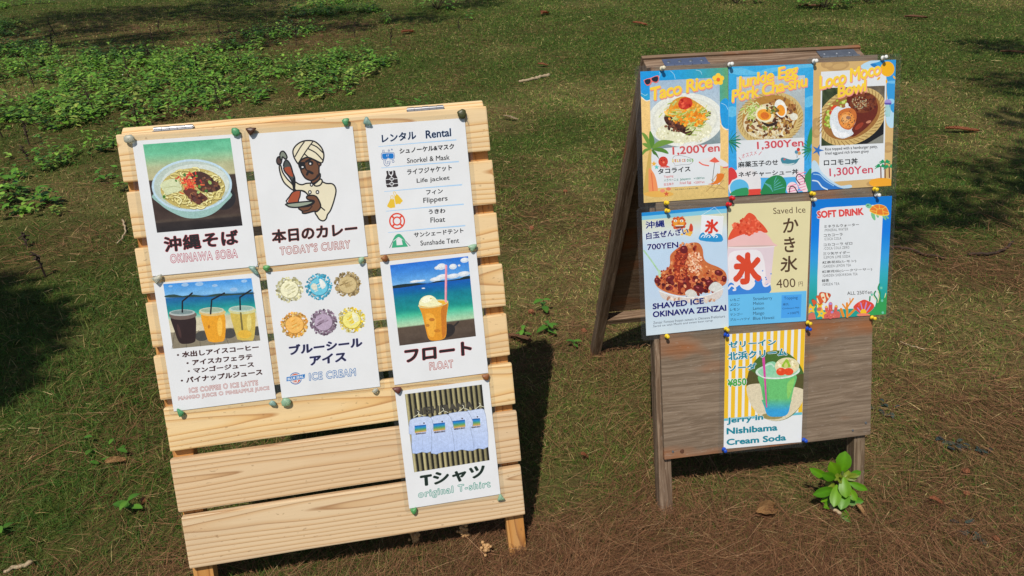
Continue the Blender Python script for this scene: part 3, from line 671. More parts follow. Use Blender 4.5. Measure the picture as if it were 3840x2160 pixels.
a.ell(490, 680, 60, 42, (72, 70, 66), -10); a.ell(720, 655, 60, 42, (72, 70, 66), -10); a.ell(960, 630, 40, 40, (72, 70, 66), -10); a.clip = None
a.smooth([(228, 508), (330, 520), (433, 502), (437, 690), (420, 735), (350, 748), (300, 735), (262, 640)], (46, 30, 28), 3); a.smooth([(222, 495), (330, 478), (434, 482), (434, 520), (330, 545), (236, 535)], (112, 96, 88), 3); a.ell(325, 486, 108, 27, (176, 184, 182), -3); a.ell(325, 482, 92, 18, (120, 140, 140), -3); a.ell(300, 640, 12, 60, (72, 48, 44), -14)
a.smooth([(478, 478), (575, 495), (678, 476), (684, 690), (640, 728), (560, 728), (530, 690)], (228, 158, 36), 3); a.smooth([(472, 468), (575, 455), (678, 460), (680, 490), (580, 510), (484, 500)], (216, 186, 120), 3); a.ell(572, 462, 106, 27, (196, 200, 176), -3); a.ell(572, 459, 90, 18, (158, 176, 150), -3); a.ell(640, 600, 22, 80, (242, 186, 70)); a.ell(548, 600, 8, 16, (186, 118, 24))
a.smooth([(726, 456), (830, 472), (938, 450), (932, 690), (880, 712), (800, 708), (778, 670)], (206, 180, 84), 3); a.smooth([(722, 446), (830, 430), (938, 436), (936, 470), (832, 490), (730, 478)], (206, 204, 150), 3); a.ell(828, 442, 110, 27, (190, 204, 190), -3); a.ell(828, 439, 94, 18, (150, 180, 168), -3); a.line([(818, 480), (838, 690)], 16, (120, 108, 60)); a.ell(890, 560, 20, 70, (222, 204, 120)); a.ell(850, 660, 60, 36, (222, 176, 60))
for p in ([(327, 480), (328, 390), (410, 318)], [(563, 490), (573, 372), (680, 312)], [(815, 450), (812, 345), (908, 280)]): a.line(p, 14, (26, 26, 32))
a.end('photo')
for t, bl, br, tl in (('・水出しアイスコーヒー', (282, 868), (973, 793), (278, 818)), ('・アイスカフェラテ', (360, 934), (917, 873), (358, 888)), ('・マンゴージュース', (370, 1000), (930, 938), (368, 954)), ('・パイナップルジュース', (313, 1084), (1003, 1007), (309, 1032))): a.text(t, bl, br, tl, (62, 30, 28), .036, .01, (120, 60, 50))
a.end('drink_list')
a.outline('ICE COFFEE ○ ICE LATTE', (383, 1160), (962, 1093), (379, 1118), (196, 88, 66), spacing=1.12); a.outline('MANGO JUICE ○ PINEAPPLE JUICE', (293, 1230), (1060, 1142), (289, 1190), (196, 88, 66), spacing=1.12); a.end('caption')
# ---- ice cream
a = poster(0, .0219, .6020, -.0143, [(88, 185), (972, 97), (1090, 1200), (228, 1300)], 'white poster with six round scoops of coloured ice cream')
for k, (x, y, d1, d2, e) in enumerate(((293, 335, (222, 216, 168), (236, 232, 196), (190, 182, 128)), (550, 310, (58, 168, 206), (110, 196, 220), (226, 230, 226)), (803, 290, (186, 160, 108), (204, 182, 132), (150, 124, 78)), (338, 648, (232, 160, 60), (240, 184, 96), (240, 206, 120)), (590, 625, (146, 122, 142), (182, 162, 184), (112, 90, 108)), (838, 605, (240, 206, 52), (236, 226, 130), (234, 232, 196)))):
    rr = random.Random(k + 20)
    for j in range(230):
        t = rr.uniform(0, 6.283); q = rr.uniform(66, 114) ; s_ = rr.uniform(6, 11); cc = rr.choice([d1, d1, e, d2]); jf = rr.uniform(.68, 1.08); cc = tuple(max(0, min(255, v * jf)) for v in cc); a.ell(x + q * 1.02 * math.cos(t), y + q * math.sin(t), s_ * rr.uniform(1, 1.5), s_, cc, rr.uniform(0, 180), 7)
    a.ell(x + 3, y + 3, 82, 78, tuple(v * .8 for v in d1)); a.ell(x, y, 78, 74, d2)
    for j in range(16):
        t = rr.uniform(0, 6.283); q = rr.uniform(0, 46); cc = rr.choice([d1, d2, e, d1]); L = rr.uniform(14, 34); px, py = x + q * math.cos(t), y + q * math.sin(t); a.line([(px - L * .6, py + L * .3), (px, py), (px + L * .6, py - L * .35)], rr.uniform(5, 12), tuple(v * .96 for v in cc), 2)
    if k in (1, 5): a.smooth([(x + 5, y - 70), (x + 40, y - 55), (x + 62, y - 10), (x + 30, y + 20), (x + 10, y - 20)], e, 3)
    if k in (1,): a.smooth([(x - 70, y), (x - 50, y - 30), (x - 20, y - 20), (x - 15, y + 25), (x - 45, y + 30)], (214, 214, 196), 3)
a.end('photo')
a.text('ブルーシール', (292, 918), (934, 842), (288, 830), (40, 40, 62), .036, .02, (80, 80, 176)); a.text('アイス', (472, 1012), (792, 972), (470, 927), (40, 40, 62), .036, .02, (80, 80, 176)); a.end('heading')
a.outline('ICE CREAM', (470, 1143), (874, 1100), (466, 1080), (48, 128, 198), spacing=1.15); a.end('caption')
a.ell(347, 1125, 54, 54, (38, 104, 170)); a.ell(347, 1125, 47, 47, a.paper); a.ell(347, 1125, 43, 43, (206, 92, 52)); a.poly([(264, 1108), (432, 1080), (430, 1128), (264, 1156)], a.paper); a.poly([(268, 1113), (430, 1086), (426, 1124), (268, 1151)], (30, 118, 190)); a.line([(318, 1152), (350, 1160), (366, 1148), (356, 1138)], 8, a.paper, 4)
a.text('BLUE SEAL', (278, 1142), (418, 1117), (278, 1120), (235, 238, 240), .025); a.end('logo')
# ---- float
a = poster(0, .2642, .5996, -.0020, [(108, 205), (1020, 113), (1130, 1240), (245, 1358)], 'white poster with a photo of an orange float by a blue sea')
q = [(203, 235), (942, 153), (1015, 900), (293, 990)]
a.grid(q, vgrad([(0, (34, 108, 208)), (.2, (90, 158, 224)), (.26, (120, 176, 226)), (.28, (10, 84, 176)), (.36, (10, 104, 164)), (.42, (14, 122, 146)), (.58, (24, 142, 134)), (.64, (70, 186, 150)), (.72, (150, 206, 168)), (.775, (178, 208, 170)), (.78, (92, 76, 62)), (1, (78, 64, 54))], 10, 5), 20, 56)
a.clip = q
for x, y, s_, h in ((690, 250, 45, 30), (650, 262, 26, 16), (800, 250, 36, 26), (858, 240, 12, 10), (910, 190, 40, 24), (700, 345, 60, 24), (640, 368, 60, 20), (800, 338, 60, 22), (900, 318, 60, 24), (440, 388, 50, 12), (500, 382, 40, 9)): a.ell(x, y, s_, h, (206, 216, 228), -8); a.ell(x - 4, y - h * .25, s_ * .7, h * .6, (228, 232, 236), -8)
a.smooth([(226, 430), (330, 412), (400, 408), (470, 402), (560, 408), (640, 385), (700, 380), (760, 378), (860, 362), (900, 345), (965, 336), (966, 362), (760, 385), (570, 408), (400, 434), (230, 454)], (26, 44, 48), 2); a.ell(520, 452, 16, 6, (226, 230, 234))
a.ell(745, 850, 78, 60, (44, 38, 36), -30); a.line([(800, 815), (850, 766)], 15, (44, 38, 36)); a.clip = None
a.smooth([(476, 604), (560, 614), (670, 604), (754, 570), (738, 720), (736, 880), (700, 930), (610, 942), (565, 918), (538, 820), (505, 690)], (222, 148, 38), 3); a.smooth([(690, 640), (745, 600), (735, 720), (732, 870), (700, 915), (690, 780)], (196, 118, 34), 3); a.smooth([(540, 700), (600, 690), (640, 760), (620, 900), (570, 890), (550, 800)], (236, 170, 58), 3); a.ell(600, 745, 26, 16, (190, 118, 40)); a.ell(560, 800, 18, 14, (186, 122, 44)); a.ell(650, 850, 30, 16, (196, 124, 34))
a.ell(612, 598, 144, 36, (214, 204, 150), -8); a.ell(616, 600, 128, 27, (232, 176, 52), -8); a.smooth([(482, 610), (490, 560), (530, 526), (585, 518), (630, 540), (660, 580), (700, 600), (640, 620), (560, 626)], (238, 234, 186), 3); a.smooth([(500, 570), (540, 532), (590, 526), (600, 560), (540, 590)], (246, 244, 214), 3); a.ell(590, 548, 12, 6, (214, 196, 110))
a.line([(735, 242), (731, 575)], 20, (236, 160, 174)); a.line([(741, 244), (738, 560)], 6, (210, 122, 144)); a.end('photo')
a.text('フロート', (344, 1152), (978, 1070), (338, 1024), (40, 32, 32), .042, .02, (206, 66, 80)); a.end('heading')
a.outline('FLOAT', (580, 1217), (800, 1190), (575, 1150), (198, 84, 66), spacing=1.15); a.end('caption')
# ---- T-shirts
a = poster(0, .2635, .3072, .0017, [(97, 215), (948, 95), (1058, 1145), (228, 1265)], 'white poster with a photo of four pale T-shirts hung on a slatted wall', z=.0022)
q = [(185, 237), (885, 145), (957, 835), (272, 940)]
a.poly(q, (34, 32, 28)); Q = [np.array(p, float) for p in q]
for k in range(15):
    s0 = (k + .05) / 15; s1 = (k + .62) / 15; P = lambda s, t: tuple((Q[0] * (1 - s) + Q[1] * s) * (1 - t) + (Q[3] * (1 - s) + Q[2] * s) * t); j = random.Random(k).uniform(.8, 1.1)
    a.poly([P(s0, 0), P(s1, 0), P(s1, 1), P(s0, 1)], (172 * j, 162 * j, 118 * j)); a.poly([P(s1 - .012, 0), P(s1, 0), P(s1, 1), P(s1 - .012, 1)], (120 * j, 112 * j, 84 * j))
a.text('NISHIBAMA', (275, 430), (806, 362), (270, 365), (74, 70, 62), .05, .015, (46, 44, 40), 1.1)
for sh, pr, dt, tx in (([(748, 402), (780, 385), (880, 368), (906, 385), (925, 470), (942, 712), (850, 725), (760, 748), (752, 600)], [(784, 460), (868, 452), (872, 518), (790, 526)], (845, 440), ((790, 545), (872, 535), (789, 530))),
    ([(575, 428), (620, 405), (720, 392), (760, 400), (800, 480), (796, 530), (778, 540), (812, 735), (700, 735), (600, 745), (610, 560)], [(615, 478), (730, 465), (735, 530), (628, 545)], (705, 455), ((630, 560), (732, 548), (628, 545))),
    ([(414, 462), (450, 435), (510, 425), (565, 418), (600, 450), (625, 530), (606, 545), (634, 735), (530, 755), (424, 768), (428, 560)], [(440, 502), (548, 490), (552, 558), (443, 572)], (523, 483), ((450, 590), (552, 578), (449, 574))),
    ([(226, 590), (228, 490), (245, 465), (300, 447), (395, 440), (430, 470), (442, 548), (424, 560), (424, 750), (340, 755), (258, 768), (250, 640), (246, 596)], [(273, 520), (377, 510), (380, 572), (276, 587)], (358, 497), ((284, 602), (377, 592), (283, 588)))):
    a.line(sh, 7, (132, 146, 176), 2, True); a.smooth(sh, lambda x, y: (186 + (600 - y) * .06, 202 + (600 - y) * .04, 236), 2)
    mx = sum(x for x, _ in sh[:6]) / 6; a.line([(mx - 40, 440 - (mx - 330) * .13), (mx + 5, 412 - (mx - 330) * .14), (mx + 50, 428 - (mx - 330) * .14)], 5, (226, 224, 200)); a.line([(mx + 5, 412 - (mx - 330) * .14), (mx + 8, 395 - (mx - 330) * .14), (mx - 4, 388 - (mx - 330) * .14)], 5, (226, 224, 200))
    a.grid(pr, vgrad([(0, (28, 84, 160)), (.3, (40, 140, 206)), (.55, (70, 150, 110)), (.75, (150, 160, 80)), (1, (224, 160, 90))]), 4, 8); a.ell(dt[0], dt[1], 7, 7, (70, 46, 46)); a.text('NISHIBAMA BEACH', *tx, (70, 50, 44), .06)
    for k in (.35, .68): a.line([(pr[0][0] * (1 - k) + pr[1][0] * k, 610), (pr[0][0] * (1 - k) + pr[1][0] * k + 6, 735 - (pr[0][0] - 270) * .03)], 4, (172, 188, 224))
a.end('photo')
a.text('Tシャツ', (331, 1080), (920, 992), (322, 962), (30, 42, 38), .036, .012, (60, 110, 84)); a.end('heading')
a.outline('original T-shirt', (314, 1186), (964, 1096), (310, 1110), (64, 168, 148), spacing=1.2); a.end('caption')

# ---- taco rice
YH, PK = (246, 208, 62), (238, 152, 138)
a = poster(1, -.2082, .9412, -.0095, [(95, 212), (893, 170), (893, 1355), (133, 1407)], 'laminated taco rice poster with a palm, beach chair and red octopus', group='laminated posters', film=.013)
SH = a.quad
a.grid(SH, vgrad([(0, (236, 196, 124)), (.5, (238, 200, 130)), (1, (216, 186, 116))], 8, 3), 6, 10); a.grid([(95, 212), (893, 170), (893, 560), (103, 440)], lambda u, v: np.stack([30 + 70 * u ** 3, 150 + 14 * u, 222 - 110 * u ** 3], 1), 14, 6)
a.smooth([(818, 500), (893, 470), (893, 735), (862, 728), (830, 690)], (36, 152, 218), 3); a.smooth([(103, 420), (185, 420), (184, 470), (150, 478), (118, 460)], (40, 160, 208), 3); a.line([(112, 452), (150, 482), (186, 474)], 8, (240, 232, 216), 3); a.line([(822, 690), (855, 735), (893, 742)], 9, (244, 232, 206), 3)
for p in ([(270, 215), (275, 240), (255, 300)], [(370, 205), (400, 235), (412, 275)], [(600, 195), (640, 205), (655, 235)], [(830, 500), (870, 520), (890, 560)], [(104, 410), (140, 432), (160, 420)]): a.line(p, 4, (170, 218, 240), 4)
a.grid([(180, 300), (815, 262), (820, 885), (195, 930)], vgrad([(0, (160, 184, 206)), (.5, (186, 202, 214)), (1, (120, 138, 142))]), 6, 10); a.clip = [(180, 300), (815, 262), (820, 885), (195, 930)]
a.ell(505, 655, 345, 245, (228, 230, 222), -6, 40); a.ell(500, 650, 300, 200, (216, 218, 208), -6, 40); a.ell(500, 650, 285, 190, (228, 228, 214), -6, 40); a.clip = None
a.ell(490, 760, 255, 105, (226, 224, 190), -6); a.blobs(150, inell(490, 780, 250, 95), (5, 9), [(232, 230, 202), (212, 208, 166), (240, 238, 214)], 1, 2)
a.smooth([(310, 640), (340, 610), (420, 640), (520, 720), (570, 760), (540, 800), (470, 770), (400, 740), (340, 700)], (78, 44, 30), 3); a.blobs(60, inell(430, 710, 110, 50), (6, 13), [(92, 50, 34), (62, 34, 26), (120, 70, 44)], 2); a.blobs(12, inell(690, 590, 40, 30), (8, 14), [(84, 48, 32)], 8)
a.smooth([(340, 590), (390, 480), (500, 440), (620, 500), (700, 570), (690, 640), (600, 720), (480, 690), (380, 630)], (212, 156, 52), 3)
a.blobs(120, inell(510, 600, 190, 95), (7, 13), [(242, 166, 44), (236, 142, 30), (248, 190, 84)], 3, 2.2)
for k in range(110):
    x, y = r.choice([(370, 570), (650, 600), (520, 650), (590, 690), (420, 620), (560, 740)]); x += r.gauss(0, 38); y += r.gauss(0, 28); t = r.uniform(-1.2, .4); a.line([(x, y), (x + 46 * math.cos(t), y + 46 * math.sin(t))], 9, r.choice([(168, 186, 76), (196, 206, 120), (126, 150, 54), (214, 214, 150)]))
a.blobs(40, inell(560, 650, 130, 60), (8, 15), [(244, 168, 44), (236, 140, 30)], 14, 2); a.smooth([(440, 500), (470, 455), (530, 450), (565, 480), (560, 530), (500, 560), (450, 545)], (206, 62, 36), 3); a.blobs(14, inell(500, 505, 50, 40), (8, 14), [(220, 82, 52), (186, 44, 30)], 4)
a.end('photo')
a.poly([(196, 925), (820, 868), (814, 1240), (208, 1277)], (222, 226, 230)); a.end('white_panel')
a.script('Taco Rice', (184, 480), (744, 350), 112, 27, YH, PK); a.end('heading')
for k in range(5): a.ell(803 + 32 * math.cos(R(72 * k - 90)), 280 + 34 * math.sin(R(72 * k - 90)), 24, 24, (250, 204, 60))
a.ell(803, 282, 17, 17, (232, 110, 52)); a.end('flower_drawing'); a.smooth([(125, 292), (190, 270), (256, 245), (264, 290), (240, 318), (205, 306), (190, 330), (155, 342)], (240, 120, 110), 2); a.smooth([(135, 292), (184, 280), (186, 318), (160, 333), (142, 322)], (28, 40, 56), 2); a.smooth([(198, 272), (252, 255), (256, 292), (236, 308), (206, 298)], (28, 40, 56), 2)
a.end('sunglasses_drawing'); a.smooth([(128, 1330), (140, 1200), (165, 1020), (182, 925), (202, 925), (194, 1050), (190, 1200), (196, 1330)], (204, 172, 92), 2); a.smooth([(178, 1312), (174, 1180), (176, 1098), (205, 1115), (238, 1180), (258, 1300), (220, 1316)], (236, 148, 92), 3); a.line([(200, 1140), (215, 1305)], 9, (222, 112, 70)); a.ell(266, 1328, 132, 28, (228, 176, 84))
for p in ([(195, 918), (150, 855), (112, 776), (150, 790), (185, 850)], [(200, 915), (178, 840), (184, 755), (216, 810), (226, 870)], [(202, 915), (250, 855), (320, 838), (404, 856), (330, 882), (260, 905)], [(195, 922), (150, 905), (116, 874), (150, 868), (185, 890)], [(195, 925), (150, 945), (120, 976), (124, 935), (160, 915)], [(205, 922), (270, 908), (330, 930), (352, 966), (290, 950), (240, 940)], [(200, 926), (240, 950), (268, 1012), (240, 980), (215, 965)]): a.smooth(p, random.Random(p[1][0]).choice([(88, 134, 48), (112, 150, 60), (74, 118, 46)]), 3)
a.end('palm_drawing'); a.star(222, 1055, 28, (236, 176, 66)); a.star(246, 1086, 24, (96, 196, 190)); a.star(334, 1326, 26, (206, 92, 60)); a.ell(300, 1298, 22, 16, (232, 140, 112)); a.ell(352, 1281, 22, 15, (224, 130, 100)); a.end('seashell_drawing')
for k in range(7): a.line([(300 + k * 5, 1070), (278 + k * 14, 1092 - abs(k - 3) * 2)], 7, (214, 76, 56))
a.ell(304, 1035, 43, 46, (206, 62, 42), 8); a.ell(308, 1042, 9, 9, (240, 140, 110)); a.ell(288, 1026, 4, 4, (50, 20, 20)); a.ell(316, 1020, 4, 4, (50, 20, 20))
a.end('octopus_drawing'); a.line([(410, 1062), (388, 1030), (400, 990), (450, 980), (540, 1000), (574, 1030), (540, 1060), (470, 1064), (405, 1075)], 3, (120, 120, 120), 3)
a.smooth([(625, 1028), (690, 1005), (766, 992), (840, 1020), (895, 1065), (850, 1082), (780, 1058), (700, 1050), (650, 1056)], (226, 222, 222), 2); a.poly([(716, 1032), (768, 993), (812, 1036), (770, 1046)], (228, 98, 76)); a.line([(628, 1040), (660, 1062), (712, 1072)], 12, (230, 110, 92), 3); a.line([(845, 1088), (880, 1086), (896, 1070)], 12, (230, 110, 92), 3); a.line([(766, 1048), (740, 1255)], 5, (110, 104, 100))
for p in ([(690, 1305), (860, 1140)], [(752, 1308), (846, 1200)], [(735, 1200), (860, 1285)], [(700, 1262), (858, 1284)], [(745, 1210), (795, 1140)]): a.line(p, 6, (186, 150, 90))
a.smooth([(792, 1146), (850, 1148), (838, 1195), (790, 1236), (705, 1240), (745, 1228), (776, 1200)], (224, 122, 40), 3); a.end('beach_chair_drawing')
a.text('1,200Yen', (390, 984), (814, 952), (386, 902), (202, 84, 84), .016, .02, (240, 190, 190)); a.text('タコライス', (260, 1149), (550, 1123), (257, 1101), BK, .03)
for k, ch in enumerate('DELICIOUS'): a.text(ch, (385 + k * 22, 1041 - k * .6), (401 + k * 22 - (8 if ch == 'I' else 0), 1040 - k * .6), (384 + k * 22, 1014 - k * .6), [(232, 206, 80), (214, 120, 50), (226, 190, 60), (160, 60, 60), (226, 160, 60), (190, 90, 60), (70, 150, 70), (90, 160, 60), (120, 170, 60)][k], .05)
TQ, PQ = (70, 136, 122), (212, 118, 118)
for t, bl, br, tl, c in (('Topping', (312, 1190), (396, 1180), (311, 1163), PQ), ('ハラペーニョ', (312, 1218), (438, 1208), (311, 1195), TQ), ('Jalapeno', (455, 1212), (551, 1203), (454, 1186), TQ), ('+100Yen', (578, 1198), (675, 1190), (577, 1179), TQ), ('目玉焼き', (312, 1255), (398, 1247), (311, 1231), PQ), ('Fried Egg', (455, 1250), (556, 1238), (454, 1219), PQ), ('+200Yen', (578, 1236), (675, 1228), (577, 1215), PQ), ('※タコは入ってません(笑)', (410, 1298), (620, 1283), (409, 1281), (96, 88, 70))): a.text(t, bl, br, tl, c, .015)
a.end('price_list')
# ---- pork and egg bowl
a = poster(1, -.0004, .9399, -.0191, [(80, 178), (868, 147), (835, 1345), (85, 1390)], 'laminated pork bowl poster with halved egg, blue border and striped sandals', z=.0022, group='laminated posters', film=.012)
SH = a.quad; a.grid(SH, vgrad([(0, (58, 168, 222)), (.5, (46, 158, 222)), (1, (66, 166, 226))], 6, 9), 8, 14); a.clip = SH
for p in ([(80, 210), (200, 185), (330, 230), (420, 200), (560, 175), (868, 150), (868, 178), (600, 205), (300, 260), (80, 240)], [(80, 560), (150, 560), (150, 640), (80, 650)], [(780, 480), (868, 450), (860, 540), (780, 560)]): a.smooth(p, (96, 186, 228), 2)
pq = [(155, 275), (787, 258), (778, 862), (152, 885)]; a.grid(pq, vgrad([(0, (186, 198, 206)), (.5, (166, 176, 176)), (1, (178, 186, 184))], 8, 4, .05), 8, 30); a.clip = pq
a.ell(465, 668, 308, 250, (204, 178, 116), -16, 40)
for k in range(46):
    t = k * 7.83; a.line([(465 + 300 * math.cos(R(t)), 668 + 240 * math.sin(R(t))), (465 + 262 * math.cos(R(t + 9)), 668 + 208 * math.sin(R(t + 9)))], 6, (158, 124, 70))
a.ell(462, 655, 258, 205, (176, 128, 58), -16, 40); a.ell(455, 690, 240, 165, (222, 208, 172), -12, 36)
a.blobs(170, inell(460, 715, 225, 130), (8, 17), [(114, 70, 38), (140, 92, 50), (90, 54, 32), (168, 118, 64), (196, 156, 84)], 3, 2.2); a.blobs(60, inell(450, 815, 150, 40), (6, 11), [(230, 222, 196), (214, 196, 150)], 5, 2); a.blobs(60, inell(560, 560, 130, 80), (8, 15), [(150, 96, 50), (186, 140, 76), (116, 72, 40)], 9, 2)
for k in range(80):
    x, y = r.gauss(305, 40), r.gauss(585, 48); t = r.uniform(0, 3.14); a.line([(x, y), (x + 40 * math.cos(t), y + 30 * math.sin(t))], 8, r.choice([(190, 206, 112), (214, 220, 160), (160, 186, 84)]))
a.ell(412, 630, 84, 76, (234, 226, 190), 10); a.ell(410, 632, 66, 54, (238, 162, 46), 10); a.ell(414, 640, 40, 32, (216, 112, 34), 10); a.ell(560, 572, 54, 86, (236, 236, 228), -14); a.ell(563, 590, 38, 54, (238, 154, 42), -14); a.ell(682, 650, 36, 34, (226, 224, 208))
a.blobs(40, inell(485, 585, 56, 34), (6, 11), [(94, 116, 52), (196, 150, 60), (140, 150, 70), (110, 76, 40)], 6); a.blobs(14, inell(440, 740, 90, 40), (7, 12), [(120, 136, 56), (150, 160, 80)], 7); a.smooth([(380, 690), (450, 720), (530, 690), (520, 720), (440, 745)], (52, 36, 28), 2)
a.clip = SH; a.end('photo')
a.poly([(152, 875), (778, 845), (772, 1212), (165, 1222)], (220, 225, 230)); a.end('white_panel')
GL = (40, 132, 76)
a.ell(235, 1285, 152, 165, (226, 224, 226)); a.smooth([(86, 1130), (140, 1142), (166, 1215), (118, 1240), (85, 1290)], (212, 60, 60), 2); a.poly([(258, 1325), (384, 1318), (380, 1378), (262, 1382)], (222, 72, 58)); a.ell(184, 1312, 86, 80, (92, 182, 226)); a.smooth([(95, 1372), (150, 1328), (250, 1308), (268, 1340), (258, 1382), (150, 1385)], (50, 146, 90), 2)
a.poly([(380, 1225), (772, 1205), (775, 1350), (380, 1372)], (78, 172, 228)); a.smooth([(384, 1372), (395, 1310), (430, 1240), (490, 1200), (550, 1196), (590, 1225), (612, 1280), (602, 1345), (590, 1362)], GL, 3)
for k in range(5): a.line([(400 + k * 18, 1262 + k * 12), (470 + k * 4, 1290 + k * 14)], 6, (96, 176, 180)); a.line([(520 + k * 18, 1210 + k * 24), (500 - k, 1260 + k * 18)], 6, (96, 176, 180))
a.end('leaf_drawing')
for x, y, rx, ry, rot in ((664, 1316, 52, 60, 10), (752, 1255, 46, 104, -22)):
    a.ell(x, y, rx, ry, (240, 214, 222), rot)
    for k in range(-3, 4):
        if abs(k) * 26 < ry - 12: a.line([(x - rx * .7, y + k * 26 + 8), (x + rx * .7, y + k * 26 - 12)], 8, (226, 136, 170))
a.line([(640, 1350), (645, 1305), (680, 1300), (712, 1350)], 9, (40, 36, 44), 4); a.line([(735, 1278), (700, 1225), (725, 1185), (775, 1225), (778, 1260)], 9, (40, 36, 44), 4)
a.end('sandal_drawing')
for k in range(9):
    t = R(-70 + k * 20); a.smooth([(84, 880), (84 + 75 * math.cos(t), 880 + 70 * math.sin(t) - 8), (84 + 120 * math.cos(t), 885 + 120 * math.sin(t)), (84 + 70 * math.cos(t), 880 + 70 * math.sin(t) + 8)], (34, 116, 86) if k % 2 else (58, 142, 106), 2)
a.end('palm_frond_drawing')
for k in range(9):
    t = R(110 + k * 18); a.smooth([(842, 960), (842 + 60 * math.cos(t), 960 + 70 * math.sin(t) - 8), (842 + 96 * math.cos(t), 966 + 120 * math.sin(t)), (842 + 60 * math.cos(t), 960 + 70 * math.sin(t) + 8)], (36, 128, 84) if k % 2 else (52, 146, 100), 2)
a.smooth([(846, 740), (812, 830), (800, 930), (846, 900)], (46, 140, 84), 2); a.smooth([(846, 1130), (800, 1170), (778, 1220), (810, 1345), (840, 1340)], (50, 142, 86), 2)
a.end('palm_frond_drawing'); a.smooth([(560, 1045), (580, 1030), (640, 1048), (690, 1050), (735, 1035), (722, 1055), (700, 1085), (650, 1104), (590, 1100), (568, 1075)], (66, 132, 152), 3); a.smooth([(570, 1085), (630, 1090), (690, 1080), (650, 1104), (600, 1104)], (200, 214, 214), 2); a.ell(594, 1048, 10, 8, (206, 92, 92))
for x, y, c in ((703, 980, (82, 140, 170)), (730, 990, (206, 158, 96)), (722, 956, (206, 60, 50))): a.line([(x, y), (708, 1035)], 2, (120, 120, 120)); a.ell(x, y, 15, 17, c)
a.end('illustration')
a.script('Junkie Egg', (160, 385), (716, 252), 104, 26, YH, PK); a.script('Pork Cha-shu', (112, 512), (800, 358), 106, 26, YH, PK); a.end('heading')
a.text('1,300Yen', (346, 964), (770, 934), (342, 885), (200, 74, 84), .016, .02, (240, 196, 200)); a.text('オススメ', (206, 1040), (342, 1003), (203, 1000), (206, 84, 96), .0); a.line([(178, 1032), (200, 1056)], 5, (206, 84, 96)); a.line([(360, 1008), (384, 978)], 5, (206, 84, 96))
a.text('麻薬玉子のせ', (172, 1127), (538, 1101), (169, 1072), BK, .022); a.text('ネギチャーシュー丼', (175, 1215), (722, 1185), (173, 1164), BK, .022); a.end('price_list')
# ---- loco moco
a = poster(1, .2077, .9385, -.0169, [(70, 138), (845, 112), (805, 1290), (45, 1335)], 'laminated loco moco poster with fried egg photo and orange sun', group='laminated posters', film=.014)
SH = a.quad; a.grid(SH, vgrad([(0, (208, 172, 112)), (1, (212, 178, 120))], 6, 4), 6, 10); a.clip = SH
for x, y, p, q_ in ((300, 165, 110, 50), (100, 700, 40, 50), (90, 780, 45, 60), (770, 930, 60, 50), (200, 150, 60, 40), (650, 1265, 80, 30)): a.ell(x, y, p, q_, (186, 150, 98), -8); a.ell(x + 14, y + 6, p * .6, q_ * .5, (200, 164, 108), -8)
a.smooth([(520, 190), (580, 130), (700, 105), (860, 100), (850, 560), (830, 735), (770, 725), (748, 600), (755, 300)], (182, 216, 236), 3); a.smooth([(600, 160), (680, 132), (860, 100), (845, 560), (800, 580), (762, 440), (750, 260), (690, 185)], (54, 152, 216), 3); a.ell(820, 320, 60, 14, (110, 186, 230)); a.ell(800, 500, 34, 26, (150, 206, 236))
a.poly([(142, 222), (757, 192), (738, 1218), (118, 1262)], (222, 226, 230)); a.clip = None; a.end('background')
pq = [(152, 375), (742, 352), (730, 890), (143, 915)]; a.grid(pq, lambda u, v: np.stack([62 + 40 * (u > .7) + 60 * (fbm(u * 1., v * 1., 8, 2, .05) - .5), 72 + 20 * (u > .7) + 60 * (fbm(u * 1., v * 1., 8, 2, .05) - .5), 42 + 36 * (u > .7) + 40 * (fbm(u * 1., v * 1., 8, 2, .05) - .5)], 1), 24, 24); a.clip = pq
a.poly([(480, 900), (740, 640), (740, 800), (580, 892)], (28, 27, 28)); a.poly([(580, 893), (740, 800), (735, 900)], (136, 136, 126))
a.ell(430, 640, 345, 252, (206, 176, 112), -28, 40)
for k in range(44):
    t = k * 8.2; c_, s_ = math.cos(R(-28)), math.sin(R(-28)); e_ = lambda rx, ry, t: (430 + rx * math.cos(R(t)) * c_ - ry * math.sin(R(t)) * s_, 640 + rx * math.cos(R(t)) * s_ + ry * math.sin(R(t)) * c_); a.line([e_(338, 246, t), e_(296, 208, t + 8)], 7, (150, 116, 66))
a.ell(428, 632, 292, 205, (158, 108, 54), -28, 40); a.smooth([(380, 470), (480, 420), (600, 430), (672, 520), (668, 610), (620, 690), (540, 770), (440, 830), (400, 780), (420, 600)], (104, 40, 24), 3); a.ell(540, 515, 128, 92, (120, 60, 32), -10)
a.blobs(80, inell(540, 510, 120, 85), (6, 14), [(96, 42, 24), (136, 74, 40), (110, 52, 30), (82, 34, 22)], 3); a.blobs(70, inell(510, 510, 80, 60), (3, 6), [(206, 176, 130), (176, 140, 100), (150, 150, 120)], 4); a.ell(500, 730, 50, 20, (150, 60, 36), -40); a.ell(590, 690, 26, 12, (196, 130, 100), -20)
for k in range(50):
    x, y = r.choice([(205, 650), (205, 720), (340, 510), (230, 600)]); x += r.gauss(0, 16); y += r.gauss(0, 22); a.ell(x, y, 13, 9, r.choice([(172, 196, 66), (206, 214, 120), (130, 162, 48)]), r.uniform(0, 180), 8)
a.ell(265, 560, 34, 24, (220, 76, 40), -30); a.ell(236, 604, 16, 18, (214, 66, 40)); a.smooth([(240, 600), (290, 545), (350, 560), (400, 540), (440, 590), (470, 680), (430, 760), (448, 800), (400, 830), (340, 846), (270, 820), (240, 760), (222, 690)], (218, 224, 230), 3); a.smooth([(250, 700), (300, 780), (380, 790), (400, 820), (300, 836), (250, 780)], (236, 238, 240), 3)
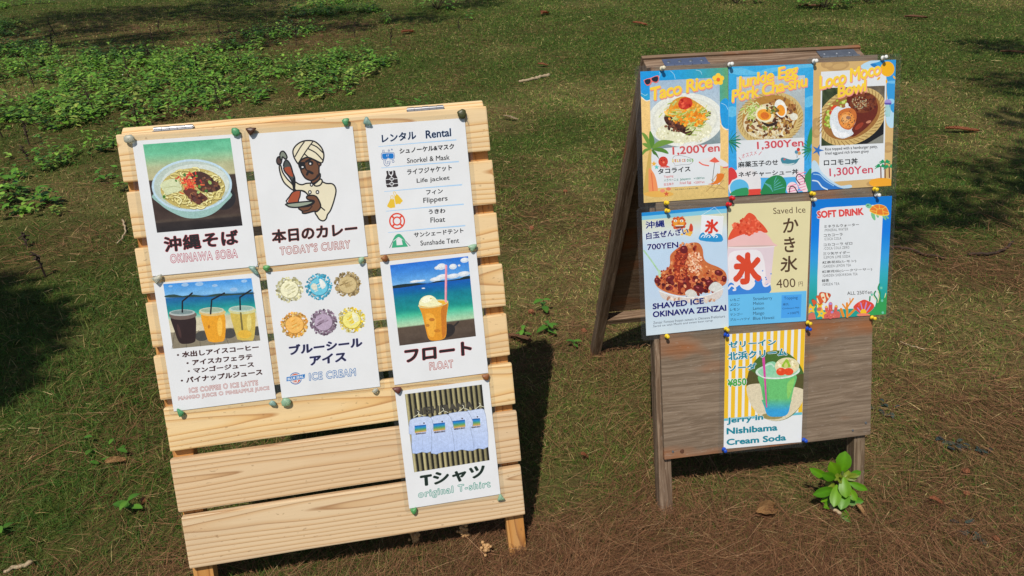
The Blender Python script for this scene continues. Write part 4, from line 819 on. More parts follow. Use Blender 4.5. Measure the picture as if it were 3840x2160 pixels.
a.smooth([(300, 610), (350, 570), (420, 560), (470, 600), (470, 680), (420, 760), (350, 750), (310, 700)], (200, 112, 50), 3); a.ell(385, 672, 72, 76, (228, 146, 66)); a.ell(370, 660, 40, 40, (236, 172, 104)); a.ell(398, 650, 22, 16, (150, 110, 90)); a.blobs(40, inell(390, 660, 70, 80), (2, 5), [(60, 50, 40), (90, 60, 40)], 6); a.ell(384, 535, 16, 24, (224, 224, 222)); a.clip = None; a.end('photo')
a.ell(765, 198, 66, 70, (240, 178, 28)); a.smooth([(700, 268), (690, 295), (668, 302), (675, 280)], (240, 178, 28), 2); a.smooth([(757, 290), (766, 315), (757, 336), (749, 314)], (240, 178, 28), 2); a.smooth([(818, 258), (836, 272), (836, 292), (822, 280)], (240, 178, 28), 2); a.ell(640, 165, 34, 16, (40, 120, 190), 20)
a.end('sun_drawing'); a.ell(772, 512, 34, 32, (164, 150, 214), 0, 16, 180, 360); a.poly([(738, 512), (806, 512), (800, 530), (745, 530)], (96, 84, 170))
for k in range(6): a.line([(750 + k * 9, 535), (744 + k * 10, 590), (752 + k * 7, 640)], 4, (140, 196, 176), 3)
a.end('jellyfish_drawing'); a.clip = SH; a.smooth([(45, 1335), (40, 1120), (70, 1050), (110, 1080), (140, 1150), (205, 1215), (270, 1260), (330, 1290), (420, 1280), (400, 1316)], (186, 214, 234), 3); a.smooth([(45, 1335), (44, 1180), (110, 1160), (165, 1210), (230, 1260), (300, 1300), (340, 1322)], (46, 116, 196), 3); a.line([(60, 1240), (110, 1250), (150, 1300), (200, 1325)], 12, (210, 228, 240), 4); a.line([(70, 1180), (130, 1190), (180, 1240), (260, 1290)], 9, (150, 196, 232), 4)
a.end('wave_drawing'); a.star(110, 955, 62, (56, 112, 184), 5, .32, -70); a.end('starfish_drawing'); a.ell(715, 1262, 120, 46, (236, 166, 44))
for x, y, h in ((706, 1110, 105), (745, 1070, 145), (786, 1115, 98)):
    a.line([(x, y), (x + 3, y + h)], 11, (110, 62, 42))
    for t in (-160, -125, -60, -25, 15, 165): a.smooth([(x, y), (x + 34 * math.cos(R(t)), y + 24 * math.sin(R(t)) - 8), (x + 62 * math.cos(R(t)), y + 34 * math.sin(R(t)) + 14), (x + 32 * math.cos(R(t)), y + 20 * math.sin(R(t)) + 6)], (36, 150, 96), 2)
a.clip = None; a.end('island_drawing')
a.script('Loco Moco', (128, 384), (700, 246), 116, 27, YH, PK); a.script('Bowl', (300, 462), (560, 400), 106, 27, YH, PK); a.end('heading')
a.text('Rice topped with a hamburger patty,', (180, 968), (677, 942), (178, 932), BK, .012); a.text('fried egg,and rich brown gravy', (180, 1006), (593, 985), (179, 971), BK, .012); a.text('ロコモコ丼', (168, 1103), (490, 1088), (166, 1042), BK, .025); a.text('1,300Yen', (222, 1212), (634, 1180), (218, 1126), (202, 66, 88), .014); a.end('price_list')
# ---- zenzai
a = poster(1, -.2158, .6244, .0007, [(90, 160), (928, 78), (905, 1245), (150, 1347)], 'laminated pale blue poster with a photo of bean topped shaved ice', z=.0022, group='laminated posters', film=.012)
SH = a.quad; a.grid(SH, vgrad([(0, (204, 212, 184)), (.12, (214, 216, 190)), (.18, (212, 222, 226)), (.3, (188, 212, 234)), (.7, (190, 210, 232)), (.82, (196, 214, 228)), (1, (206, 220, 230))]), 4, 20)
a.poly([(90, 160), (928, 78), (928, 106), (92, 197)], (30, 140, 212)); a.poly([(92, 197), (928, 106), (928, 150), (94, 236)], (128, 196, 222)); a.end('background')
a.clip = SH; a.smooth([(370, 600), (390, 560), (450, 510), (520, 480), (580, 455), (650, 460), (685, 520), (695, 610), (740, 655), (830, 690), (895, 740), (902, 820), (860, 870), (700, 930), (560, 960), (450, 968), (330, 940), (245, 890), (222, 815), (290, 760), (365, 690)], (196, 108, 58), 3)
def mound(q):
    while True:
        x, y = q.uniform(230, 900), q.uniform(460, 960)
        if y > 700 and ((x - 560) / 330) ** 2 + ((y - 820) / 140) ** 2 < 1 or y <= 760 and abs(x - 545) < 60 + (y - 460) * .5: return x, y
a.blobs(420, mound, (7, 15), [(206, 108, 58), (178, 72, 40), (220, 142, 86), (150, 52, 32), (228, 164, 116), (196, 92, 48), (120, 36, 26)], 3, 1.6); a.blobs(110, inell(600, 640, 70, 110), (5, 11), [(232, 176, 136), (226, 156, 112), (238, 200, 170), (214, 120, 76)], 4, 1.4)
a.smooth([(430, 560), (500, 500), (545, 560), (520, 640), (470, 700), (460, 820), (420, 840), (410, 680)], (150, 50, 28), 3); a.smooth([(480, 760), (560, 800), (560, 900), (470, 960), (440, 880)], (130, 38, 26), 3)
a.blobs(120, inell(470, 680, 70, 170), (5, 11), [(176, 62, 34), (140, 42, 26), (206, 96, 52), (120, 34, 24)], 8); a.blobs(80, inell(560, 860, 310, 75), (9, 20), [(104, 26, 28), (136, 40, 36), (196, 100, 60), (84, 20, 24), (222, 150, 100)], 5, 1.7)
for x, y, p, q_, t in ((505, 525, 38, 40, 0), (248, 832, 28, 30, 40), (640, 900, 54, 32, 20), (740, 840, 40, 32, -10), (830, 745, 40, 28, 10), (880, 800, 24, 30, 0), (370, 810, 46, 28, -30)): a.ell(x, y, p, q_, (104, 26, 30), t); a.ell(x - p * .2, y - q_ * .35, p * .3, q_ * .2, (176, 86, 86), t)
a.smooth([(268, 920), (360, 962), (520, 985), (700, 965), (858, 895), (830, 985), (700, 1020), (540, 1036), (400, 1020), (300, 1000)], (212, 202, 196), 3); a.smooth([(510, 950), (540, 912), (590, 915), (622, 955), (560, 985)], (214, 212, 204), 3); a.smooth([(730, 900), (770, 840), (820, 835), (862, 880), (800, 925)], (212, 214, 208), 3); a.blobs(30, inell(560, 1000, 230, 22), (6, 14), [(196, 150, 120), (222, 206, 190), (170, 120, 96)], 6); a.line([(262, 930), (380, 965), (540, 985), (720, 960), (870, 890)], 8, (232, 232, 230), 4)
a.line([(118, 545), (190, 640), (268, 752)], 15, (168, 206, 166), 3); a.line([(268, 740), (272, 790)], 24, (180, 214, 180)); a.clip = None; a.end('photo')
for k in range(11): a.ell(458 + 58 * math.cos(R(k * 32.7)), 265 + 56 * math.sin(R(k * 32.7)), 17, 17, (206, 84, 40))
a.ell(545, 352, 46, 34, (230, 176, 74)); a.smooth([(560, 340), (560, 300), (575, 262), (594, 290), (592, 340)], (206, 70, 36), 3); a.ell(458, 262, 56, 52, (232, 152, 48)); a.ell(425, 238, 16, 13, (240, 236, 220)); a.ell(486, 238, 16, 13, (240, 236, 220)); a.ell(427, 240, 6, 6, BK); a.ell(485, 240, 6, 6, BK); a.line([(405, 215), (445, 222)], 14, (200, 70, 40)); a.line([(466, 222), (506, 212)], 14, (200, 70, 40)); a.smooth([(420, 285), (460, 290), (508, 280), (500, 305), (460, 312), (428, 308)], (120, 40, 30), 2); a.line([(426, 290), (500, 286)], 8, (236, 232, 220)); a.ell(458, 262, 14, 8, (206, 110, 40)); a.ell(488, 375, 14, 10, (236, 190, 90)); a.ell(560, 382, 18, 10, (236, 190, 90)); a.star(418, 206, 14, (214, 120, 46)); a.star(494, 198, 14, (214, 120, 46))
a.end('lion_drawing'); a.poly([(682, 178), (896, 188), (866, 442), (660, 432)], (228, 231, 236)); a.line([(680, 178), (898, 190)], 7, (236, 238, 240)); a.line([(688, 174), (812, 92), (890, 182)], 3, (236, 238, 240)); a.smooth([(662, 432), (666, 370), (700, 352), (715, 385), (750, 360), (785, 392), (820, 362), (868, 375), (866, 442)], (44, 146, 206), 3)
for x in (692, 742, 812): a.line([(x - 20, 400), (x, 378), (x + 18, 392), (x + 6, 402)], 8, (226, 234, 240), 4)
a.text('氷', (704, 366), (838, 360), (716, 220), (214, 58, 38), .05); a.end('flag_drawing')
NB = (20, 32, 112); WE = (232, 236, 240)
a.text('沖縄', (130, 326), (322, 304), (127, 250), NB, .03, .04, WE); a.text('白玉ぜんざい', (138, 434), (553, 374), (134, 362), NB, .034, .04, WE); a.text('700YEN', (150, 540), (453, 508), (147, 480), NB, .03, .04, WE)
a.text('SHAVED ICE', (205, 1106), (685, 1038), (204, 1050), NB, .045, .03, WE); a.text('OKINAWA ZENZAI', (208, 1181), (891, 1097), (206, 1124), NB, .045, .03, WE); a.end('heading')
a.text('Zenzai: Famous frozen sweets in Okinawa Prefecture', (213, 1240), (876, 1157), (212, 1217), (70, 74, 88), .005); a.text('Saved ice with Mochi and sweet bean syrup', (214, 1275), (762, 1202), (213, 1250), (70, 74, 88), .005); a.end('caption')
# ---- shaved ice cup
a = poster(1, -.0087, .6240, -.0388, [(78, 122), (915, 88), (862, 1298), (55, 1350)], 'laminated cream poster with a paper cup of red topped shaved ice', group='laminated posters', film=.006)
SH = a.quad; a.poly(SH, (222, 212, 166)); a.clip = SH
a.smooth([(74, 560), (74, 470), (140, 380), (220, 320), (290, 300), (370, 340), (430, 390), (490, 450), (530, 510), (548, 550)], (232, 188, 186), 3); a.smooth([(78, 486), (88, 430), (140, 350), (200, 310), (250, 240), (290, 208), (345, 236), (375, 282), (425, 325), (478, 400), (440, 410), (400, 392), (335, 412), (290, 446), (245, 425), (160, 452)], (222, 82, 50), 3)
a.blobs(90, inell(270, 345, 150, 80), (7, 14), [(226, 92, 60), (212, 72, 44), (230, 110, 76)], 3)
a.poly([(70, 566), (543, 552), (495, 1014), (62, 1038)], (222, 204, 212)); a.smooth([(90, 620), (260, 585), (400, 600), (450, 760), (420, 960), (120, 990), (80, 800)], (232, 226, 230), 3); a.ell(312, 553, 242, 15, (232, 222, 222), -1.5); a.ell(312, 547, 236, 8, (206, 176, 170), -1.5)
a.smooth([(62, 1040), (66, 960), (95, 915), (130, 925), (150, 965), (195, 935), (235, 960), (290, 985), (330, 950), (350, 880), (400, 850), (425, 900), (440, 945), (475, 925), (500, 930), (495, 1014), (300, 1030)], (58, 130, 214), 3)
for p in ([(80, 975), (105, 945), (135, 955), (150, 985), (130, 990)], [(200, 935), (225, 965), (280, 980), (325, 950), (340, 915), (320, 905)], [(425, 900), (440, 945), (470, 945), (498, 925)]): a.line(p, 18, (230, 226, 232), 4)
for x, y in ((72, 890), (425, 795), (455, 862), (462, 880), (510, 825), (215, 855)): a.ell(x, y, 7, 7, (58, 130, 214))
a.text('氷', (122, 938), (414, 930), (128, 612), (214, 72, 42), .06); a.clip = None; a.end('illustration')
a.poly([(62, 1040), (868, 995), (862, 1298), (55, 1350)], (102, 186, 234)); a.poly([(617, 1040), (818, 1030), (808, 1258), (610, 1270)], (72, 160, 234)); a.end('panel')
DB = (84, 60, 40)
a.text('Saved Ice', (535, 222), (862, 206), (531, 158), DB, .0); a.text('か', (628, 415), (786, 398), (636, 268), DB, .02); a.text('き', (645, 612), (758, 604), (640, 455), DB, .02); a.text('氷', (602, 813), (776, 800), (608, 650), DB, .02); a.text('400', (565, 970), (758, 958), (560, 880), DB, .0); a.text('円', (788, 953), (831, 948), (786, 906), DB, .0); a.end('heading')
for j, e, y in (('いちご', 'Strawberry', 0), ('メロン', 'Melon', 49), ('レモン', 'Lemon', 98), ('マンゴー', 'Mango', 147), ('ブルーハワイ', 'Blue Hawaii', 198)):
    w_ = {'いちご': 97, 'メロン': 95, 'レモン': 95, 'マンゴー': 125, 'ブルーハワイ': 196}[j]; v_ = {'Strawberry': 192, 'Melon': 106, 'Lemon': 109, 'Mango': 110, 'Blue Hawaii': 210}[e]; dd = 12 if e in ('Strawberry', 'Mango') else 0
    a.text(j, (98 - y * .02, 1102 + y), (98 + w_, 1102 + y - w_ * .06), (97, 1075 + y), (40, 62, 92), .012); a.text(e, (330 - y * .015, 1090 + y + dd), (330 + v_, 1090 + y + dd - v_ * .05), (329, 1060 + y), (40, 62, 92), .008)
for t, bl, br, tl in (('Topping', (640, 1093), (779, 1084), (639, 1056)), ('練乳', (628, 1146), (691, 1142), (627, 1120)), ('Condensed Milk', (624, 1181), (796, 1171), (624, 1164)), ('+100円', (675, 1236), (790, 1227), (675, 1209))): a.text(t, bl, br, tl, (36, 70, 116), .006)
a.end('price_list')
# ---- soft drinks
a = poster(1, .2034, .6197, -.0297, [(115, 130), (920, 92), (860, 1283), (78, 1340)], 'laminated soft drink list with a turtle, clownfish and coral border', z=.0022, group='laminated posters', film=.012)
SH = a.quad; a.grid(SH, vgrad([(0, (8, 118, 208)), (.3, (14, 122, 222)), (.5, (50, 154, 222)), (.65, (50, 170, 190)), (.85, (36, 160, 146)), (1, (44, 154, 96))]), 4, 20); a.clip = SH
a.smooth([(195, 225), (260, 208), (640, 186), (820, 182), (832, 200), (806, 700), (778, 1200), (600, 1228), (300, 1248), (165, 1250), (170, 900), (188, 400)], (222, 226, 230), 1); a.end('background')
a.tf = (53.7, 912.8, .3335); a.clip = [((x - 53.7) / .3335, (y - 912.8) / .3335) for x, y in SH]
a.poly([(60, 1010), (600, 985), (1400, 940), (2450, 900), (2420, 1110), (60, 1300)], (32, 158, 146)); a.smooth([(1880, 1080), (2050, 950), (2160, 760), (2240, 560), (2300, 700), (2440, 500), (2430, 1110), (1900, 1150)], (52, 156, 84), 3)
for p in ([(2220, 200), (2180, 330), (2240, 480), (2180, 760)], [(2100, 420), (2060, 520), (2150, 680), (2110, 860)], [(1935, 580), (1925, 700)]): a.line(p, 44, (44, 142, 92), 5)
for p in ([(2170, 420), (2210, 540), (2170, 760)], [(2000, 520), (2100, 680)], [(2410, 480), (2380, 600)]): a.line(p, 22, (226, 222, 160), 4)
for x, y in ((2275, 315), (2300, 700), (2320, 1060), (1990, 520)): a.ell(x, y, 36, 40, (110, 196, 170))
a.end('seaweed_drawing')
for p, w_, cap in (([(660, 1170), (615, 900)], 92, (236, 196, 60)), ([(740, 1200), (742, 800)], 118, (176, 140, 206)), ([(860, 1190), (915, 880)], 96, (236, 196, 60))): a.line(p, w_, (214, 92, 84)); a.ell(p[1][0], p[1][1] - 6, w_ * .38, w_ * .3, cap)
a.smooth([(500, 1260), (560, 1100), (680, 1050), (860, 1060), (1000, 1020), (1020, 1220), (700, 1260)], (212, 100, 92), 3); a.blobs(24, inell(740, 1060, 200, 140), (8, 16), [(230, 130, 104), (190, 70, 72)], 3); a.ell(790, 1050, 40, 36, (176, 140, 206))
for p, w_ in (([(1250, 1190), (1240, 780)], 66), ([(1230, 970), (1110, 810)], 46), ([(1265, 880), (1430, 640)], 46), ([(1335, 770), (1330, 630)], 26), ([(1300, 1140), (1560, 880)], 66), ([(1060, 960), (1130, 1160)], 84)): a.line(p, w_, (226, 140, 40))
a.smooth([(1660, 1090), (1530, 1000), (1430, 900), (1520, 790), (1640, 715), (1760, 668), (1880, 712), (1990, 760), (2062, 850), (2010, 960), (1850, 1080)], (216, 70, 58), 3); a.blobs(22, inell(1750, 830, 220, 110), (14, 22), [(236, 110, 80), (228, 90, 66)], 5, 1.1)
for p in ([(1640, 1020), (1560, 920)], [(1700, 950), (1655, 770)], [(1780, 950), (1825, 760)], [(1840, 1010), (1950, 830)]): a.line(p, 34, (182, 142, 206))
a.ell(1735, 1045, 92, 92, (238, 192, 36)); a.ell(1735, 1130, 200, 50, (232, 130, 104))
a.smooth([(70, 1300), (80, 1130), (180, 1060), (260, 1090), (290, 1300)], (206, 110, 92), 3); a.smooth([(340, 1000), (350, 900), (440, 850), (480, 920), (450, 1000)], (206, 110, 92), 3); a.star(150, 950, 165, (238, 196, 44), 5, .5, -100); a.ell(145, 958, 38, 30, (176, 160, 206)); a.star(470, 1090, 175, (238, 196, 44), 5, .45, -80); a.ell(470, 1090, 38, 34, (120, 190, 160)); a.star(420, 830, 120, (238, 196, 44), 5, .5, -90)
a.end('coral_drawing'); a.smooth([(165, 680), (230, 655), (310, 720), (322, 790), (270, 830), (245, 888), (205, 800)], (70, 34, 28), 3); a.smooth([(175, 690), (230, 668), (312, 725), (316, 785), (268, 820), (246, 872), (214, 800)], (218, 90, 48), 3)
bd = [(320, 610), (310, 560), (395, 545), (410, 480), (470, 448), (600, 468), (700, 480), (748, 530), (725, 590), (690, 640), (650, 700), (590, 775), (520, 740), (440, 832), (385, 800), (335, 700)]
a.line(bd, 16, (76, 36, 30), 2, True); a.smooth(bd, (218, 92, 46), 3); a.smooth([(452, 500), (540, 482), (575, 570), (600, 690), (560, 760), (520, 700), (470, 610)], (232, 222, 190), 3); a.smooth([(480, 600), (540, 580), (560, 610), (510, 650)], (214, 90, 40), 2); a.smooth([(612, 468), (650, 478), (670, 560), (708, 610), (680, 640), (625, 570)], (232, 222, 190), 3); a.smooth([(330, 620), (352, 640), (412, 790), (375, 770), (330, 700)], (232, 222, 190), 2); a.ell(690, 522, 15, 19, (40, 26, 24))
a.tf = None; a.clip = None; a.end('clownfish_drawing')
for p in ([(712, 262), (745, 275), (754, 335), (732, 330), (712, 295)], [(760, 285), (788, 295), (778, 315)], [(820, 288), (850, 292), (862, 336), (838, 322)], [(858, 285), (892, 318), (868, 318)]): a.smooth(p, (120, 190, 140), 3)
a.ell(686, 194, 34, 23, (122, 192, 150), 20); a.ell(678, 188, 6, 7, BK); tp = [(692, 240), (715, 200), (755, 180), (800, 178), (855, 198), (885, 248), (888, 284), (840, 294), (780, 288), (720, 264)]
a.smooth(tp, (238, 196, 60), 3); a.smooth([(790 + (x - 790) * .93, 236 + (y - 236) * .86 - 3) for x, y in tp], (226, 122, 46), 3)
for p in ([(735, 200), (770, 225), (825, 222), (860, 205)], [(770, 225), (760, 278)], [(825, 222), (832, 282)], [(790, 182), (795, 222)], [(705, 238), (765, 250)], [(830, 250), (884, 262)]): a.line(p, 6, (240, 200, 80))
a.end('turtle_drawing')
a.text('SOFT DRiNK', (168, 320), (637, 286), (162, 244), (218, 76, 74), .055, .05, (232, 234, 236)); a.end('heading')
for j, e, x, y, w_, v_ in (('ミネラルウォーター', '/MINERAL WATER', 237, 416, 351, 238), ('コカコーラ', '/COCA COLA', 233, 505, 190, 174), ('コカコーラ ゼロ', '/COCA COLA ZERO', 231, 600, 290, 256), ('三ツ矢サイダー', '/LEMON LIME SODA', 226, 691, 270, 270), ('紅茶花伝(レモン)', '/GARDEN LEMON TEA', 220, 781, 340, 284), ('紅茶花伝(シークワーサー)', '/GARDEN SHEKWASHA TEA', 218, 874, 502, 353), ('緑茶', '/GREEN TEA', 215, 962, 73, 174)):
    a.text(j, (x, y), (x + w_, y - w_ * .058), (x - 1, y - 30), BK, .014); a.text(e, (x + 3, y + 36), (x + 3 + v_, y + 36 - v_ * .053), (x + 2, y + 9), (56, 56, 58), .004, spacing=1.2)
a.text('ALL 250Yen', (470, 1091), (721, 1076), (467, 1056), BK, .006); a.end('drink_list')
# ---- cream soda
a = poster(1, -.0213, .3084, -.0332, [(172, 155), (990, 98), (948, 1265), (155, 1338)], 'laminated poster with yellow stripes and a green and blue cream soda', group='laminated posters', film=.014)
SH = a.quad; a.poly(SH, (226, 229, 231)); Q = [np.array(p, float) for p in SH]
for k in range(12):
    s0, s1 = (k - .02) / 11.6, (k + .58) / 11.6; P = lambda s, t: tuple((Q[0] * (1 - s) + Q[1] * s) * (1 - t) + (Q[3] * (1 - s) + Q[2] * s) * t)
    if s1 < 1.0 or k < 12: a.poly([P(max(s0, 0), 0), P(min(s1, 1), 0), P(min(s1, 1), .745), P(max(s0, 0), .745)], (236, 190, 44))
a.poly([(160, 1024), (955, 958), (955, 985), (159, 1050)], (104, 184, 200)); a.end('background')
a.clip = SH; cq = lambda p: [(690 + (x - 690), y) for x, y in p]
a.ell(690, 685, 302, 366, (72, 108, 46), 0, 48); a.clip = None
def inpho(p): return [(x, y) for x, y in p]
circ = [(690 + 302 * math.cos(R(t)), 685 + 366 * math.sin(R(t))) for t in range(0, 360, 8)]
half = [p for p in circ if p[1] > 655]; a.clip = SH
a.poly([(394, 665), (978, 640)] + [p for p in half if p[0] > 0], (82, 76, 46)) if False else None
a.smooth([(400, 600), (420, 520), (480, 560), (700, 620), (968, 560), (980, 640), (978, 720), (400, 690)], (84, 80, 44), 2); a.smooth([(392, 690), (450, 668), (540, 665), (700, 680), (860, 695), (960, 720), (985, 760), (950, 870), (880, 960), (780, 1030), (680, 1048), (580, 1025), (480, 950), (420, 850), (394, 760)], (216, 204, 174), 3)
a.ell(650, 1000, 110, 34, (150, 140, 90)); a.clip = None
a.smooth([(512, 580), (700, 610), (895, 575), (868, 720), (840, 850), (805, 980), (700, 1006), (600, 985), (562, 850), (535, 700)], lambda x, y: tuple(np.array((104, 188, 112)) * (1 - min(1, max(0, (y - 830) / 90))) + np.array((54, 156, 212)) * min(1, max(0, (y - 830) / 90))), 4)
a.grid([(540, 830), (850, 830), (815, 940), (585, 940)], vgrad([(0, (98, 184, 124)), (1, (56, 158, 212))], 10, 3), 8, 8); a.smooth([(820, 640), (880, 610), (850, 740), (810, 820), (800, 700)], (136, 200, 104), 3); a.smooth([(560, 700), (600, 690), (610, 820), (590, 900), (565, 820)], (86, 172, 104), 3)
a.ell(708, 535, 228, 78, (196, 218, 204), -3); a.ell(706, 537, 205, 62, (150, 206, 168), -3); a.smooth([(540, 520), (600, 450), (680, 440), (700, 520), (640, 580), (560, 570)], (140, 204, 166), 3); a.line([(580, 480), (640, 460), (670, 490)], 12, (196, 224, 206), 4)
a.ell(802, 482, 124, 88, (222, 212, 170), -4); a.blobs(26, inell(802, 470, 100, 66), (8, 18), [(230, 222, 186), (210, 198, 148), (226, 206, 150)], 3); a.smooth([(748, 490), (770, 440), (800, 408), (828, 450), (836, 495)], (150, 190, 54), 3); a.smooth([(770, 490), (792, 440), (815, 490)], (206, 206, 120), 2); a.ell(742, 540, 50, 40, (226, 72, 36)); a.ell(818, 540, 50, 38, (226, 76, 36)); a.ell(730, 522, 16, 10, (240, 130, 90))
a.line([(562, 395), (578, 640), (594, 905)], 28, (206, 74, 158), 0, False, 12); a.line([(490, 545), (560, 600), (700, 612), (840, 590), (925, 540)], 10, (222, 232, 224), 5); a.end('photo')
TE = (28, 132, 152)
a.text('ゼリーイン', (205, 296), (693, 264), (202, 228), TE, .042, .045, WE); a.text('北浜クリーム', (200, 426), (803, 376), (196, 340), TE, .042, .045, WE); a.text('ソーダ', (205, 541), (490, 519), (202, 472), TE, .042, .045, WE); a.text('¥850', (195, 699), (389, 680), (193, 620), (78, 164, 72), .04, .04, WE)
a.text('Jerry in', (188, 1092), (560, 1052), (187, 1016), TE, .04, .03, WE); a.text('Nishibama', (185, 1190), (706, 1148), (184, 1122), TE, .04); a.text('Cream Soda', (185, 1302), (793, 1250), (183, 1236), TE, .04); a.end('heading')
bpy.data.objects.remove(_fo); bpy.data.curves.remove(_fc)

# ------------------------------------------------------------------ pins holding the posters
MC = {'white': mat_simple('white_plastic', (.78, .78, .74), .32, var=.03), 'cream': mat_simple('cream_plastic', (.72, .66, .48), .32, var=.04), 'yellow': mat_simple('yellow_plastic', (.80, .56, .02), .3, var=.04),
      'red': mat_simple('red_plastic', (.60, .015, .02), .28, var=.04), 'blue': mat_simple('blue_plastic', (.01, .07, .48), .26, var=.04)}
def lathe(prof, n=14):
    V = []; F = []
    for r_, z in prof: V += [(r_ * math.cos(2 * math.pi * i / n), r_ * math.sin(2 * math.pi * i / n), z) for i in range(n)]
    for k in range(len(prof) - 1): F += [[k * n + i, k * n + (i + 1) % n, (k + 1) * n + (i + 1) % n, (k + 1) * n + i] for i in range(n)]
    return V, F
_pv, _pf = lathe([(.0001, .0035), (.0050, .0035), (.0056, .0045), (.0054, .0058), (.0036, .0070), (.0029, .0095), (.0030, .0118), (.0040, .0132), (.0045, .0150), (.0042, .0168), (.0028, .0177), (.0001, .0180)])
_nv, _nf = lathe([(.0005, -.006), (.0005, .0036)], 6)
_pm = np_mesh('push_pin', _pv, np.array(_pf), MC['white'], None, None, True); _nm = np_mesh('needle', _nv, np.array(_nf), M['steel'], None, None, True)
pin_mesh = {}
for k in MC:
    pin_mesh[k] = _pm.data.copy(); pin_mesh[k].materials[0] = MC[k]
needle_mesh = _nm.data; bpy.data.objects.remove(_pm); bpy.data.objects.remove(_nm)
PINS = [(-.2613, 1.0931, 'cream', 'cream push pin above the top left corner of the taco rice poster'), (-.1004, 1.0936, 'white', 'white push pin between the tops of the taco rice and pork bowl posters'),
 (.1060, 1.0909, 'white', 'white push pin between the tops of the pork bowl and loco moco posters'), (.2773, 1.0889, 'white', 'white push pin at the top right corner of the loco moco poster'),
 (-.2612, .7905, 'yellow', 'yellow push pin under the bottom left corner of the taco rice poster'), (-.1015, .7910, 'red', 'upper of two red push pins, under the taco rice poster'),
 (.1006, .7863, 'yellow', 'yellow push pin under the gap between the pork bowl and loco moco posters'), (.2633, .7843, 'yellow', 'yellow push pin under the bottom right corner of the loco moco poster'),
 (-.2614, .7728, 'yellow', 'yellow push pin at the top left of the bean shaved ice poster'), (-.1107, .7760, 'red', 'lower of two red push pins, at the cream cup poster'),
 (.1047, .7720, 'cream', 'cream push pin at the top left corner of the soft drink list'), (.2677, .7704, 'white', 'white push pin at the top right of the soft drink list by the turtle'),
 (-.2696, .4712, 'yellow', 'yellow push pin below the bottom left of the bean shaved ice poster'), (-.1204, .4751, 'yellow', 'yellow push pin above the blue pin at the striped soda poster top left'),
 (.0913, .4693, 'yellow', 'yellow push pin above the blue pin at the striped soda poster top right'), (.2622, .4654, 'yellow', 'yellow push pin under the bottom right of the soft drink list by the shell'),
 (-.1220, .4599, 'blue', 'blue push pin at the top left corner of the striped soda poster'), (.0903, .4538, 'blue', 'blue push pin at the top right corner of the striped soda poster'),
 (-.1308, .1656, 'blue', 'blue push pin at the bottom left corner of the striped soda poster'), (.0825, .1637, 'blue', 'blue push pin at the bottom right corner of the striped soda poster')]
rp = random.Random(3)
for u, v, c, lab in PINS:
    o = bpy.data.objects.new('push_pin', pin_mesh[c]); o.matrix_world = MB[1] @ Matrix.Translation((u, v, .001)) @ Matrix.Rotation(rp.uniform(-.12, .12), 4, 'X') @ Matrix.Rotation(rp.uniform(-.08, .16), 4, 'Y')
    COL.objects.link(o); tag(o, lab, 'push pin', 'push pins on the plywood board'); link(bpy.data.objects.new('needle', needle_mesh), o)

def mat_glass(name, c, tr=.35):
    t = NT(name); tc = t.n('ShaderNodeTexCoord'); n = t.noise(tc.outputs['Object'], 90., 3)
    col = t.mix(n, (*[x * .8 for x in c], 1), (*[min(1, x * 1.15) for x in c], 1))
    b = t.bsdf(Base_Color=col, Roughness=.42, Specular_IOR_Level=.45, Transmission_Weight=tr); t.set(b.inputs['Normal'], t.bump(n, .25, .001)); return t.done(b)
GC = {k: mat_glass('frosted_' + k, v, t_) for k, v, t_ in (('clear', lin((206, 210, 196)), .5), ('green', lin((92, 172, 118)), .35), ('brown', lin((84, 54, 38)), .15), ('paleblue', lin((156, 196, 186)), .45), ('olive', lin((78, 80, 44)), .25), ('palegreen', lin((170, 212, 178)), .45), ('amber', lin((158, 98, 54)), .3), ('leafgreen', lin((98, 178, 104)), .35), ('redbrown', lin((112, 62, 56)), .2))}
